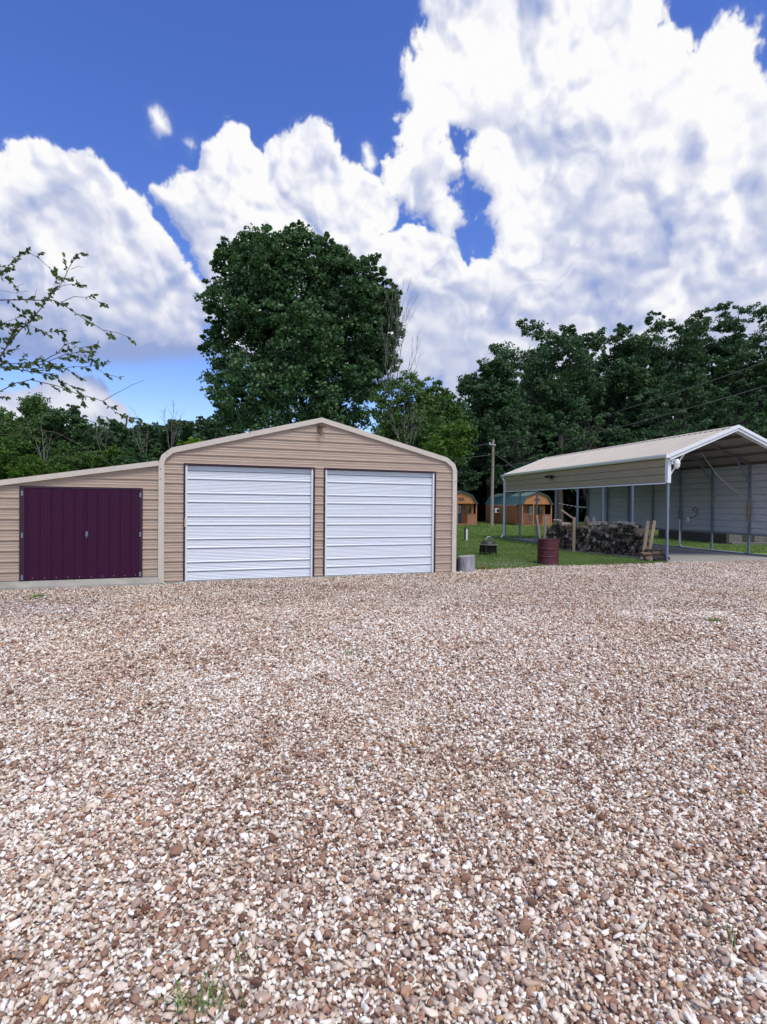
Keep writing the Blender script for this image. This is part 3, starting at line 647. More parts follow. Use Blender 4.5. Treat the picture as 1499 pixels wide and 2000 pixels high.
# ribbed roof, ribs run from eave to ridge
OH=.10
def slope_sheet(mb,x0,z0,x1,z1,y0,y1,pitch=.2286,lift=0.):
    t=Vector((x1-x0,z1-z0)).normalized();nx,nz=-t.y,t.x
    if nz<0:nx,nz=-nx,-nz
    pts=[];y=y0
    while y<y1: pts+=[(y,0),(y+.012,.022),(y+.034,.022),(y+.048,0),(y+.1,0),(y+.105,.004),(y+.117,.004),(y+.122,0),(y+.165,0),(y+.17,.004),(y+.182,.004),(y+.187,0)];y+=pitch
    pts=[p for p in pts if p[0]<=y1]
    for (a,ha),(b,hb) in zip(pts[:-1],pts[1:]):
        mb.add([(x0+nx*ha,a,z0+nz*ha),(x1+nx*ha,a,z1+nz*ha),(x1+nx*hb,b,z1+nz*hb),(x0+nx*hb,b,z0+nz*hb)],[(0,1,2,3)])
sl_=(RG-EV)/(CW/2)
for s in (0,1):
    w=MB();xe=-OH if s==0 else CW+OH
    slope_sheet(w,xe,EV-OH*sl_+.02,CW/2,RG+.02,-.18,CL+.12)
    p=w.build('roof_panel',M['roof'],cp)
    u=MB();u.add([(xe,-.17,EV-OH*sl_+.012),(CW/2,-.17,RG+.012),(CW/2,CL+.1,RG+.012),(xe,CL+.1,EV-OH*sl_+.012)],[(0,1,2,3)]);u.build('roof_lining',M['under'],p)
w=MB();w.add([(CW/2-.16,-.19,RG+.045-.16*sl_),(CW/2,-.19,RG+.05),(CW/2+.16,-.19,RG+.045-.16*sl_),(CW/2+.16,CL+.12,RG+.045-.16*sl_),(CW/2,CL+.12,RG+.05),(CW/2-.16,CL+.12,RG+.045-.16*sl_)],[(0,1,4,5),(1,2,3,4)]);w.build('ridge_cap',M['roof'],cp)
for yy,nm in ((-.20,'f'),(CL+.10,'b')):
    w=MB()
    strip(w,[(-OH-.02,EV-OH*sl_),(CW/2,RG+.02),(CW+OH+.02,EV-OH*sl_)],.055,yy,yy+.05,.04)
    strip(w,[(-OH+.02,EV-OH*sl_-.065),(CW/2,RG-.045),(CW+OH-.02,EV-OH*sl_-.065)],.07,yy+.03,yy+.075,.0)
    w.build('gable_trim',M['whitetrim'],cp)
def groove(p,ph):
    o=[]
    for k in range(-12,14):
        z=ph+k*p;o+=[(z-.012,0),(z-.010,-.03),(z+.008,-.03),(z+.010,.012),(z+.03,.010),(z+.045,0),(z+.1,0),(z+.106,.004),(z+.12,.004),(z+.126,0)]
    return o
# near corner casing
MB().box(-.065,.045,-.07,.045,2.36,3.16).build('corner_casing',M['whitetrim'],cp)
# gutter with downspout
g=MB();gp=[(-.12,3.205),(-.245,3.215),(-.24,3.13),(-.13,3.10),(-.12,3.10)]
g.prism([(-.135,3.10),(-.205,3.105),(-.245,3.15),(-.245,3.19),(-.25,3.195),(-.235,3.195),(-.235,3.155),(-.2,3.115),(-.145,3.112),(-.145,3.195),(-.135,3.195)],-.2,CL+.12);gg=g.build('gutter',M['whitetrim'],cp)
MB().box(-.25,-.1,-.215,-.19,3.09,3.20).build('gutter_end_cap',M['whitetrim'],gg)
MB().bar((-.19,CL-.05,3.12),(-.19,CL-.05,3.04),.07).bar((-.19,CL-.05,3.05),(-.085,CL-.05,2.86),.07).bar((-.085,CL-.05,2.88),(-.085,CL-.05,.22),.075,.06).bar((-.085,CL-.05,.24),(-.25,CL-.05,.10),.07).build('downspout',M['whitetrim'],cp)
# left apron siding
w=MB();pz=clip_seq(groove(.235,2.62),2.38,3.12)
for (za,ya),(zb,yb) in zip(pz[:-1],pz[1:]): w.add([(-.05-ya,.045,za),(-.05-ya,CL,za),(-.05-yb,CL,zb),(-.05-yb,.045,zb)],[(0,1,2,3)])
w.box(-.016,-.010,.045,CL,2.38,3.12);w.build('siding_apron',M['beige'],cp)
MB().box(-.075,-.033,.045,CL+.02,2.335,2.378).build('apron_trim',M['whitetrim'],cp)
# right wall
w=MB();pz=clip_seq(groove(.23,.95),.74,3.18)
for (za,ya),(zb,yb) in zip(pz[:-1],pz[1:]): w.add([(CW+.055-ya,-.05,za),(CW+.055-ya,CL+.05,za),(CW+.055-yb,CL+.05,zb),(CW+.055-yb,-.05,zb)],[(0,1,2,3)])
w.box(CW+.09,CW+.10,-.05,CL+.05,.74,3.18);w.build('side_wall',M['greywall'],cp)
MB().box(CW+.03,CW+.08,-.05,CL+.05,.695,.738).build('wall_trim',M['galv'],cp)
MB().tube([(CW-.05,-.1,.78),(CW-.05,4*sp,.76)],.012,6).build('wall_cable',M['steel'],cp)
# conduit + boxes on the third right post
cd=empty('electrical_conduit',cl(CW-.06,3*sp-.05,.03),CA,label='white electrical conduit rising to a box on an inner carport post',cat='conduit')
c=MB();c.tube([(0,0,1.15),(0,0,.20),(0,-.03,.10),(0,-.12,.055),(0,-.3,.05),(0,-2*sp+.2,.05)],.022,8);c.build('pipe',M['cam'],cd,smooth=True)
MB().box(-.05,.05,-.03,.04,1.15,1.50).build('switch_box',M['galv'],cd)
ob=empty('outdoor_outlet',cl(CW+.0,3*sp-.42,1.15),CA,label='small white outlet with black hose hook on the grey carport wall',cat='outlet')
MB().box(-.03,.04,-.06,.06,-.05,.12).build('outlet_cover',M['cam'],ob,bevel=.01)
MB().tube([(0,-.06,.08),(0,-.2,.10),(0,-.36,.16),(0,-.48,.3),(0,-.46,.42),(0,-.36,.5),(0,-.26,.47),(0,-.25,.40),(0,-.33,.35)],.011,6).build('hose_loop',M['black'],ob,smooth=True)
# rope on second right post
rp=empty('rope',cl(CW-.06,sp,1.95),CA,label='coiled tan rope hung on an inner carport post with its end tied to the roof',cat='rope')
w=MB()
for k in range(5):
    a=.022+.010*k;L_=.33+.03*(k%4)
    w.tube([(-.02-.01*(k%3),a*math.sin(t)*1.0-.03+.02*math.sin(k),-L_+L_*math.cos(t)) for t in [2*math.pi*j/14 for j in range(15)]],.008,5)
w.tube([(0,-.03,.03),(-.03,.02,-.1),(0,-.04,-.15),(0,.0,-.95),(0,.02,-1.05)],.009,5)
w.build('coil',M['rope'],rp,smooth=True)
inv=Matrix.Rotation(-CA,4,'Z')
def rl(p): return inv@(Vector(p)-cl(CW-.06,sp,1.95))
topp=cl(CW*.74,1.55*sp,slope_z(CW*.74)-.05)
a=rl(topp);MB().tube([a,a*.66+Vector((0,0,-.22)),a*.33+Vector((0,0,-.20)),(0,0,0)],.008,5).build('tied_end',M['steel'],rp)
MB().tube([(0,0,-.35),(0,-.55,-1.0),(0,-sp+.1,-1.22)],.007,5).build('loose_end',M['steel'],rp)
# security camera
sc_=empty('security_camera',cl(.07,-.09,3.03),CA,label='white dome security camera on a bracket at the near carport corner',cat='security camera')
MB().box(-.03,.0,-.04,.04,-.12,.03).bar((-.01,0,0),(.11,0,.02),.045).build('bracket',M['cam'],sc_,bevel=.006)
MB().lathe([(.0,.05),(.045,.045),(.055,.02),(.085,-.02),(.095,-.10),(.09,-.13),(.0,-.13)],24,(.15,0,0)).build('housing',M['cam'],sc_,smooth=True)
b=MB();b.lathe([(.082,-.132),(.085,-.17),(.07,-.22),(.035,-.25),(.0,-.255)],24,(.15,0,0));hd=b.build('camera_ball',M['cam'],sc_,smooth=True)
MB().lathe([(.0,-.0),(.035,.0),(.035,-.03),(.0,-.03)],16,(0,0,0)).build('lens',M['black'],hd).matrix_local=Matrix.Translation((.165,-.068,-.195))@Matrix.Rotation(R(90),4,'X')
# floodlight on the apron
fy=float(((P(1078,932,22)-CO).dot(Vector((-math.sin(CA),math.cos(CA),0)))))
# intersect with the apron plane x=-0.06
d=Vector(px_dir(1078,932));n=Vector((math.cos(CA),math.sin(CA),0));o=cl(-.08,0,0);t=(o-Vector((0,0,CAMH))).dot(n)/d.dot(n);q=d*t+Vector((0,0,CAMH))
fl=empty('floodlight',q,CA,label='black twin-head floodlight on the beige siding of the carport',cat='floodlight')
MB().box(-.03,.0,-.07,.07,-.07,.07).build('base_plate',M['black'],fl)
for s in (-1,1):
    hd=MB().box(-.20,-.04,s*.13-.09,s*.13+.09,-.03,.07).build('lamp_head',M['black'],fl,bevel=.015)
    MB().box(-.205,-.199,s*.13-.07,s*.13+.07,-.015,.055).build('lens',M['glass'],hd)

# ------------------------------------------------------------------ neighbour house behind the carport wall
hs=empty('house',(15.35,24.3,0),R(6),label='low house on a grey block foundation glimpsed under the carport wall',cat='house')
MB().box(0,9,0,5,-.05,.62).build('foundation',M['darkblock'],hs)
for x in (.12,1.35): MB().box(x,x+.62,-.02,.0,.0,.64).build('foundation_panel',M['block'],hs)
w=MB()
for k in range(1,5): w.box(2.0,9,-.012,-.001,k*.125,k*.125+.09)
w.build('lattice',M['block'],hs)
MB().box(-.02,9.02,-.02,5,.64,2.5).build('wall',M['greywall'],hs)
MB().prism([(-.3,2.5),(4.5,3.1),(9.3,2.5)],-.3,5.3).build('roof',M['darksteel'],hs)
MB().box(2.15,3.6,-.5,-.03,.42,.64).build('step',M['whitetrim'],hs)
MB().box(0,9,-.35,-.03,-.02,.12).build('footing',M['block'],hs)

# ------------------------------------------------------------------ cabins
def make_cabin():
    r=empty('cabin',(0,0,0));W_,D_,Z0=2.75,8.2,.12
    pr=[(-.06,1.82),(.42,2.56),(W_/2,2.92),(W_-.42,2.56),(W_+.06,1.82)]
    inner=[(0,1.86),(.46,2.53),(W_/2,2.87),(W_-.46,2.53),(W_,1.86)]
    MB().prism(inner,.0,.05).build('gable',M['orange_lit'],r)
    w=MB();w.box(0,.05,1.25,D_,Z0,1.86);w.box(W_-.05,W_,1.25,D_,Z0,1.86);w.box(0,W_,D_-.05,D_,Z0,1.86);w.box(.05,W_-.05,1.25,1.3,Z0,1.86)
    w.prism(inner,D_-.05,D_);w.prism(inner,1.25,1.3)
    w.build('wall',M['orange'],r)
    for s in range(4):
        (x0,z0),(x1,z1)=pr[s],pr[s+1];w=MB()
        t=Vector((x1-x0,z1-z0)).normalized();nx,nz=-t.y,t.x
        n=28
        for j in range(n):
            y=-.12+j*(D_+.24)/n;dy=(D_+.24)/n
            for ya,yb,ha,hb in ((0,.84,0,0),(.84,.9,0,.02),(.9,.94,.02,.02),(.94,1,.02,0)):
                w.add([(x0+nx*ha,y+ya*dy,z0+nz*ha),(x1+nx*ha,y+ya*dy,z1+nz*ha),(x1+nx*hb,y+yb*dy,z1+nz*hb),(x0+nx*hb,y+yb*dy,z0+nz*hb)],[(0,1,2,3)])
        w.build('roof_panel',M['greenroof'],r)
    strip(MB(),pr,.05,-.14,-.09,.02).build('gable_trim',M['greenroof'],r)
    MB().box(0,W_,-.02,1.25,Z0-.08,Z0).build('porch_floor',M['porchwood'],r)
    MB().box(.1,W_-.1,.1,D_-.1,0,Z0-.08).build('skid',M['black'],r)
    for x in (.0,1.02,W_-.09): 
        if x!=1.02: MB().box(x,x+.09,0,.09,Z0,1.86).build('porch_post',M['orange_lit'],r)
    MB().box(1.02,1.11,0.0,.09,Z0,1.86).build('porch_post',M['orange_lit'],r)
    rl_=MB();rl_.box(.09,1.02,.02,.07,.98,1.04);rl_.box(.09,1.02,.02,.07,.24,.29)
    for k in range(9): rl_.box(.14+k*.1,.18+k*.1,.03,.06,.29,.98)
    rl_.build('railing',M['porchwood'],r)
    rl_=MB();rl_.box(1.95,W_-.09,.03,.06,Z0,.95);rl_.box(1.93,W_-.09,.0,.09,.95,1.0);rl_.build('porch_panel',M['porchwood'],r)
    d=MB().box(1.15,1.68,1.19,1.245,Z0,1.80).build('door',M['teal'],r)
    p=MB()
    for a in range(3):
        for b_ in range(3): p.box(1.22+a*.14,1.33+a*.14,1.18,1.189,1.02+b_*.23,1.21+b_*.23)
    p.build('door_glass',M['paleglass'],d)
    for x in (.3,2.05):
        f=MB().box(x-.05,x+.5,1.21,1.249,.95,1.65).build('window',M['orange_lit'],r);MB().box(x,x+.45,1.2,1.209,1.0,1.6).build('pane',M['glass'],f)
    s=MB().box(W_/2-.32,W_/2+.32,-.014,-.001,2.04,2.43).build('sign_board',M['paper'],r)
    e=MB();n=20
    vs=[(W_/2+.24*math.cos(2*math.pi*k/n),-.02,2.24+.13*math.sin(2*math.pi*k/n)) for k in range(n)]+[(W_/2+.20*math.cos(2*math.pi*k/n),-.02,2.24+.10*math.sin(2*math.pi*k/n)) for k in range(n)]
    e.add(vs,[(k,(k+1)%n,n+(k+1)%n,n+k) for k in range(n)])
    e.box(W_/2-.17,W_/2-.06,-.025,-.015,2.16,2.30).box(W_/2-.03,W_/2+.06,-.025,-.015,2.15,2.24).box(W_/2+.08,W_/2+.18,-.025,-.015,2.19,2.31)
    e.build('sign_mark',M['sign'],s)
    return r
cab=make_cabin();tag(cab,'orange cabin with green gambrel roof and window air conditioner, seen through the carport posts','cabin','orange porch cabins at the back of the lawn')
cabpos=(11.72,46.0);cabrz=R(11.)
c2=copy_tree(cab);c2['label']='orange cabin half hidden behind the right edge of the tan garage'
cab.location=(*cabpos,0);cab.rotation_euler=(0,0,cabrz)
c2.location=(5.2,46.0,0);c2.rotation_euler=(0,0,R(4))
def cabl(x,y,z): 
    return Vector((cabpos[0]+math.cos(cabrz)*x-math.sin(cabrz)*y,cabpos[1]+math.sin(cabrz)*x+math.cos(cabrz)*y,z))
ac=empty('air_conditioner',cabl(-.02,5.0,1.05),cabrz,label='white window air conditioner on the long orange side of the cabin',cat='air conditioner')
MB().box(-.45,-.0,-.35,.35,0,.42).build('casing',M['cam'],ac,bevel=.02)
MB().box(-.46,-.451,-.28,.28,.05,.36).build('grille',M['galv'],ac);MB().box(-.3,-.05,-.36,-.351,.08,.34).build('side_grille',M['black'],ac)
g=MB()
for k in range(22):
    q=cabl(-.12,1+.3*k,1.80-.06*abs(math.sin(k*.8)));g.lathe([(0,.03),(.025,0),(0,-.03)],6,q)
g.tube([cabl(-.12,1+.3*k,1.82-.06*abs(math.sin(k*.8))) for k in range(22)],.006,4)
g.build('string_lights',M['cam'],label='string of small lights along the side eave of the cabin',cat='string lights')
g=MB();a=Vector((15.2,47,1.95));b=Vector((20.5,46,2.0));pp=[a.lerp(b,k/16)+Vector((0,0,-.35*math.sin(math.pi*k/16))) for k in range(17)]
g.tube(pp,.008,4)
for q in pp: g.lathe([(0,.0),(.03,-.03),(0,-.07)],6,q)
g.build('string_lights',M['cam'],label='string of small lights from the cabin porch to the dark trees',cat='string lights')
for a,b,c_ in ((.12,.0,'tan outdoor chair frame behind the cabin railing'),):
    ch=empty('porch_chair',cabl(.35,.45,.12),cabrz,label='reddish wooden chair on the porch of the cabin behind the carport posts',cat='chair')
    MB().box(0,.5,0,.45,.38,.42).build('seat',M['porchwood'],ch);MB().box(0,.5,.42,.46,.42,.95).build('backrest',M['porchwood'],ch)
    for x in (0,.45):
        for y in (0,.42): MB().box(x,x+.05,y,y+.04,0,.38).build('leg',M['porchwood'],ch)

# ------------------------------------------------------------------ yard objects
def drum():
    r=empty('steel_drum',(4.60,15.14,0),0,label='dark red steel drum standing at the edge of the gravel',cat='drum')
    pf=[(0,.02),(.285,.02),(.29,.0),(.295,.01),(.288,.03)]
    for z in (.24,.46): pf+=[(.286,z-.018),(.296,z-.008),(.296,z+.008),(.286,z+.018)]
    pf+=[(.286,.70),(.293,.705),(.295,.715),(.290,.722),(.280,.715),(.278,.55),(0,.55)]
    MB().lathe(pf,40).build('shell',M['drum'],r,smooth=True);return r
drum()
def stump():
    r=empty('log_stump',(2.055,13.42,0),0,label='grey weathered log stump beside the garage corner',cat='stump')
    n=28;vs=[];fs=[]
    hs_=[0,.1,.2,.3,.375,.385]
    for j,z in enumerate(hs_):
        for k in range(n):
            t=2*math.pi*k/n;rr=.205*(1+.04*math.sin(3*t+1)+.025*math.sin(7*t)+.012*math.sin(17*t))*(1.04-.06*z)*(1 if j<5 else .95)
            vs.append((rr*math.cos(t),rr*math.sin(t),z+(.02*math.cos(t) if j>3 else 0)))
    for j in range(len(hs_)-1):
        for k in range(n): fs.append((j*n+k,j*n+(k+1)%n,(j+1)*n+(k+1)%n,(j+1)*n+k))
    w=MB().add(vs,fs);m=mat('grey_stump_wood',(.36,.36,.40),.9,noise=.55,nscale=5,stretch=(3,3,.7),bump=.6,bscale=9)
    w.build('bark',m,r,smooth=True)
    top=MB().add([v for v in vs[-n:]],[tuple(range(n))]);top.build('cut_face',M['greylumber'],r)
stump()
bk=MB();bk.lathe([(0,.0),(.10,.0),(.13,.26),(.137,.27),(.128,.27),(.1,.02)],20);o=bk.build('bucket',M['black'],smooth=True,label='small dark bucket tucked between the garage corner and the log stump',cat='bucket');o.location=(1.80,13.62,0)
fp=empty('fire_pit',(3.46,17.9,0),R(20),label='black fire pit with mesh dome lid and steel hoop handle on the lawn',cat='fire pit')
MB().lathe([(.0,.10),(.235,.10),(.24,.12),(.25,.34),(.258,.35),(.25,.36),(.24,.34),(.22,.14),(0,.13)],28).build('bowl',M['black'],fp,smooth=True)
MB().lathe([(.25,.355),(.30,.355),(.30,.37),(.25,.37)],28).build('rim',M['steel'],fp,smooth=True)
def mesh_mat():
    m=mat('spark_screen',(.06,.06,.06),.5,metal=.5);nt=m.node_tree;N=nt.nodes.new;L=nt.links.new
    t=N('ShaderNodeBsdfTransparent');ms=N('ShaderNodeMixShader');ms.inputs[0].default_value=.35;b=nt.nodes['Principled BSDF'];L(b.outputs[0],ms.inputs[1]);L(t.outputs[0],ms.inputs[2]);L(ms.outputs[0],nt.nodes['Material Output'].inputs[0]);return m
MB().lathe([(.25,.37),(.235,.42),(.18,.48),(.1,.515),(.0,.53)],28).build('spark_screen',mesh_mat(),fp,smooth=True)
MB().tube([(.14*math.cos(t),-.05,.42+.20*math.sin(t)) for t in [math.pi*k/12 for k in range(13)]],.012,8).build('handle',M['steel'],fp,smooth=True)
for k in range(4):
    t=math.pi/4+k*math.pi/2;MB().bar((.27*math.cos(t),.27*math.sin(t),0),(.262*math.cos(t),.262*math.sin(t),.355),.045,.02).build('leg',M['black'],fp)
# boundary marker stake left of the fire pit
ms=empty('marker_stake',G(911,1056),R(10),label='short white and black marker stake standing in the lawn left of the fire pit',cat='stake')
MB().box(-.02,.06,-.03,.03,0,.55).build('white_board',M['whitetrim'],ms);MB().box(-.08,-.022,-.03,.03,0,.62).build('black_board',M['black'],ms)
# utility pole and wires
pl=empty('utility_pole',(8.46,42.4,0),0,label='slim grey wooden utility pole carrying wires beyond the lawn',cat='utility pole')
MB().tube([(0,0,-.1),(0.0,0,2),(.02,0,4.5),(.04,0,6.85)],[.14,.125,.11,.095],12).build('shaft',M['pole'],pl,smooth=True)
MB().box(-.30,.06,-.16,-.12,6.42,6.50).build('bracket',M['steel'],pl)
MB().lathe([(.03,0),(.05,.04),(.03,.1),(.0,.11)],10,(-.26,-.14,6.5)).build('insulator',M['cam'],pl)
MB().lathe([(.03,0),(.05,.04),(.03,.1),(.0,.11)],10,(.15,-.14,6.35)).build('insulator',M['cam'],pl)
def wire(a,b,sag,rad,label):
    a=Vector(a);b=Vector(b);pts=[a.lerp(b,k/24)+Vector((0,0,-sag*4*(k/24)*(1-k/24))) for k in range(25)]
    o=MB().tube(pts,rad,4).build('power_line',M['wire']);return tag(o,label,'power line','power lines strung from the wooden pole')
wire(P(962,865,42.4),P(560,915,34),.25,.017,'upper power line running left from the pole behind the garage')
wire(P(961,888,42.4),P(560,915,33),.2,.020,'lower power line running left from the pole behind the garage')
wire(P(964,866,42.4),P(1640,655,16),.35,.010,'upper power line rising right from the pole above the carport')
wire(P(963,884,42.4),P(1640,710,16),.35,.010,'lower power line rising right from the pole above the carport')
wire(P(963,911,42.4),P(1060,898,29.),.05,.014,'short service line from the pole to the far end of the carport roof')
wire(P(964,884,42.4),P(1012,918,38),.0,.018,'steep guy wire from the pole down behind the carport')
wire(P(1478,850,40),P(1640,832,26),.1,.014,'wire leaving to the right above the carport gable')

# ------------------------------------------------------------------ firewood
FA=Vector((6.22,20.75,0));FB=Vector((8.06,17.0,0));fd=(FB-FA);FLn=fd.length;fd.normalize();fn=Vector((fd.y,-fd.x,0))*1.0
if fn.x<0: fn=-fn       # pointing to the back of the stack (away from the lawn side)
logm=[mat('log_end_%s'%n,c,.9,noise=.5,nscale=9,bump=.6,bscale=30) for n,c in (('dark',(.040,.034,.029)),('brown',(.15,.10,.065)),('grey',(.20,.175,.145)),('pale',(.38,.33,.27)))]
def log_mesh(k,m):
    n=random.choice((3,4,4,5,6,7));ph=random.uniform(0,6.28);L_=.36
    ring=[(math.cos(ph+2*math.pi*i/n+random.uniform(-.2,.2))*random.uniform(.75,1.15),math.sin(ph+2*math.pi*i/n+random.uniform(-.2,.2))*random.uniform(.75,1.15)) for i in range(n)]
    b=MB();vs=[]
    for y,s in ((0,.93),(.02,1),(L_-.02,1.02),(L_,.95)):
        for a,c in ring: vs.append((a*.075*s+random.uniform(-.004,.004),y,c*.065*s))
    fs=[(j*n+i,j*n+(i+1)%n,(j+1)*n+(i+1)%n,(j+1)*n+i) for j in range(3) for i in range(n)]+[tuple(range(n)),tuple(range(4*n-1,3*n-1,-1))]
    b.add(vs,fs);me=bpy.data.meshes.new('firewood_log');me.from_pydata(b.v,[],b.f);bm=bmesh.new();bm.from_mesh(me);bmesh.ops.recalc_face_normals(bm,faces=bm.faces);bm.to_mesh(me);bm.free();me.materials.append(m);return me
lms=[log_mesh(k,logm[(0,0,0,1,1,1,2,0,1,2,0,3)[k%12]]) for k in range(36)]
lg=0
def add_log(p,rz,rx,ry,s,label,group='split logs in the long firewood stack',me=None):
    global lg
    o=bpy.data.objects.new('firewood_log',me or random.choice(lms));COL.objects.link(o);o.location=p;o.rotation_euler=(rx,ry,rz);o.scale=(s,s*random.uniform(.95,1.1),s*.95);lg+=1
    return tag(o,label,'firewood log',group)
rzf=math.atan2(fn.y,fn.x)-math.pi/2
def top_h(t): return float(np.interp(t,[0,.04,.15,.3,.45,.6,.8,.93,1],[.55,.85,1.0,.93,.86,.95,1.0,.97,.75]))
row=0;z=.13
while z<1.06:
    dxr=.134;nx=int(FLn/dxr)
    for i in range(nx+1):
        t=(i+(.5 if row%2 else 0))*dxr/FLn
        if t>1 or z>top_h(t)+.02: continue
        p=FA+fd*(t*FLn+random.uniform(-.018,.018))+fn*random.uniform(-.05,.05)+Vector((0,0,z+random.uniform(-.014,.014)))
        add_log(p,rzf+random.uniform(-.12,.12),random.uniform(-.06,.06),random.uniform(0,6.28),random.uniform(.92,1.3),'dark split firewood log with its end showing in the long stack')
    z+=.108;row+=1
pm=[log_mesh(k,logm[3]) for k in range(3)]
for kk,(t,zo) in enumerate(((.10,.0),(.16,.02),(.52,.05),(.60,.03),(.66,.02),(.74,.04),(.80,.06),(.86,.05),(.92,.03),(.95,.0))):
    p=FA+fd*(t*FLn)-fn*.05+fn*.15+Vector((0,0,top_h(t)+.10+zo*.5));add_log(p,rzf+1.2+random.uniform(-.4,.4),0,random.uniform(0,3),1.05,'pale barkless split log on top of the stack, %s of ten from its left end'%('first second third fourth fifth sixth seventh eighth ninth last'.split()[kk]),'pale logs on top of the stack',random.choice(pm))
for k,(px,py,s) in enumerate([(1282,1092,1.2),(1292,1084,1.3),(1287,1098,1.1),(1300,1092,1.3),(1275,1086,1.2),(1308,1096,1.3),(1296,1076,1.1),(1304,1086,1.1),(1283,1078,1.2),(1310,1089,1.0),(1278,1095,1.1),(1290,1090,1.3)]):
    zz=.08 if py>1088 else (.2 if py>1080 else .3)
    q=G(px,1099-.2*(1099-py));q=Vector((q.x,q.y+.1,zz));add_log(q,R(random.choice((70,100,20,120))),0,random.uniform(0,6),s,'fallen firewood log heaped at the foot of the near carport post','loose logs by the near carport post',random.choice(lms[:20]+pm))
print('logs',lg)
# bottom runners
for off,lb in ((.06,'grey timber lying under the front edge of the firewood stack'),(.28,'grey timber lying under the back of the firewood stack')): MB().bar(FA+fn*off+Vector((0,0,.04))+fd*-.1,FB+fn*off+Vector((0,0,.04))+fd*.15,.08,.07).build('timber',M['greylumber'],label=lb,cat='timber')
def stake(px,top,Yv,z0,w,label,lean=(0,0),m='lumber',dz=0):
    q=P(px,top,Yv);base=Vector((q.x+lean[0],q.y+lean[1],z0))
    o=MB().bar(base,q,w,w*.55).build('wooden_stake',M[m],bevel=.004);return tag(o,label,'wooden stake')
def yline(t,off=0.): return FA+fd*(t*FLn)+fn*off
def at_t(px,off):
    d=Vector(px_dir(px,1050));n_=Vector((fn.x,fn.y,0));o=FA+fn*off;t=o.dot(n_)/d.dot(n_);return d.y*t
stake(1122,1010,at_t(1122,-.1),0,.10,'upright weathered stake against the front of the firewood stack')
stake(1272,1017,at_t(1268,-.02)-.0,0,.10,'left one of two planks leaning against the right end of the stack',(-.28,-.05))if False else None
for (xa,ya,xb,yb,lb) in ((1266,1018,1257,1087,'left one of two planks leaning at the right end of the firewood stack'),(1279,1017,1267,1088,'right one of two planks leaning at the right end of the firewood stack')):
    a=P(xa,ya,16.9);b_=G(xb,yb+5);b_=P(xb,yb,16.75);b_.z=max(b_.z,0)
    MB().bar(a,b_,.10,.05,up=(0,1,0)).build('wooden_plank',M['lumber'],bevel=.004,label=lb,cat='plank')
for (xa,ya,xb,yb,off,w_,lb,m) in ((1147,1009,1141,1030,.40,.09,'left leg of the pair of planks crossed above the middle of the stack','lumber'),(1147,1009,1152,1030,.42,.09,'right leg of the pair of planks crossed above the middle of the stack','lumber'),
    (1160,1009,1161,1026,.45,.09,'short pale stake just right of the crossed planks','greylumber'),(1067,1008,1066,1024,.5,.10,'pale stake rising behind the left end of the stack','greylumber'),(1049,1006,1055,1048,-.03,.07,'thin tilted stake at the left end of the stack','lumber'),(1097,996,1121,1013,.4,.06,'thin lath sloping down to the upright stake','lumber')):
    ya_=at_t(xa,off);a=P(xa,ya,ya_);b_=P(xb,yb,at_t(xb,off));dd=(b_-a).normalized()
    if not lb.startswith('thin lath'): b_=a+dd*((a.z-.02)/max(-dd.z,.2))
    MB().bar(a,b_,w_,w_*.55,up=(0,1,0)).build('wooden_stake',M[m],bevel=.004,label=lb,cat='wooden stake')
# distant stakes seen beneath the carport wall
for px,t,b_,lb in ((1338,1035,1050,'thin pale stake in the grass seen under the carport wall'),(1468,1042,1060,'thin pale stake in front of the grey block foundation')):
    q=G(px,b_);a=P(px,t,q.y);MB().bar(q,a,.04).build('wooden_stake',M['greylumber'],label=lb,cat='wooden stake')
# ------------------------------------------------------------------ trees
leafm={}
leafm['dark']=ramp_mat('dark_foliage',[(0,(.030,.068,.034)),(.4,(.058,.120,.054)),(.8,(.100,.185,.078)),(1,(.17,.27,.11))],rough=.5,trans=.22,spec=.3)
leafm['mid']=ramp_mat('mid_foliage',[(0,(.04,.08,.025)),(.5,(.08,.155,.04)),(1,(.14,.24,.06))],rough=.5,trans=.25,spec=.3)
leafm['bright']=ramp_mat('bright_foliage',[(0,(.04,.08,.015)),(.5,(.08,.16,.025)),(1,(.15,.25,.045))],rough=.5,trans=.35,spec=.3)
leafm['lime']=ramp_mat('lime_foliage',[(0,(.10,.17,.02)),(.5,(.17,.27,.03)),(1,(.24,.36,.05))],rough=.5,trans=.35,spec=.3)
leafm['blue']=ramp_mat('bluish_foliage',[(0,(.030,.064,.034)),(.45,(.058,.116,.056)),(.85,(.098,.178,.082)),(1,(.16,.25,.11))],rough=.5,trans=.2,spec=.3)
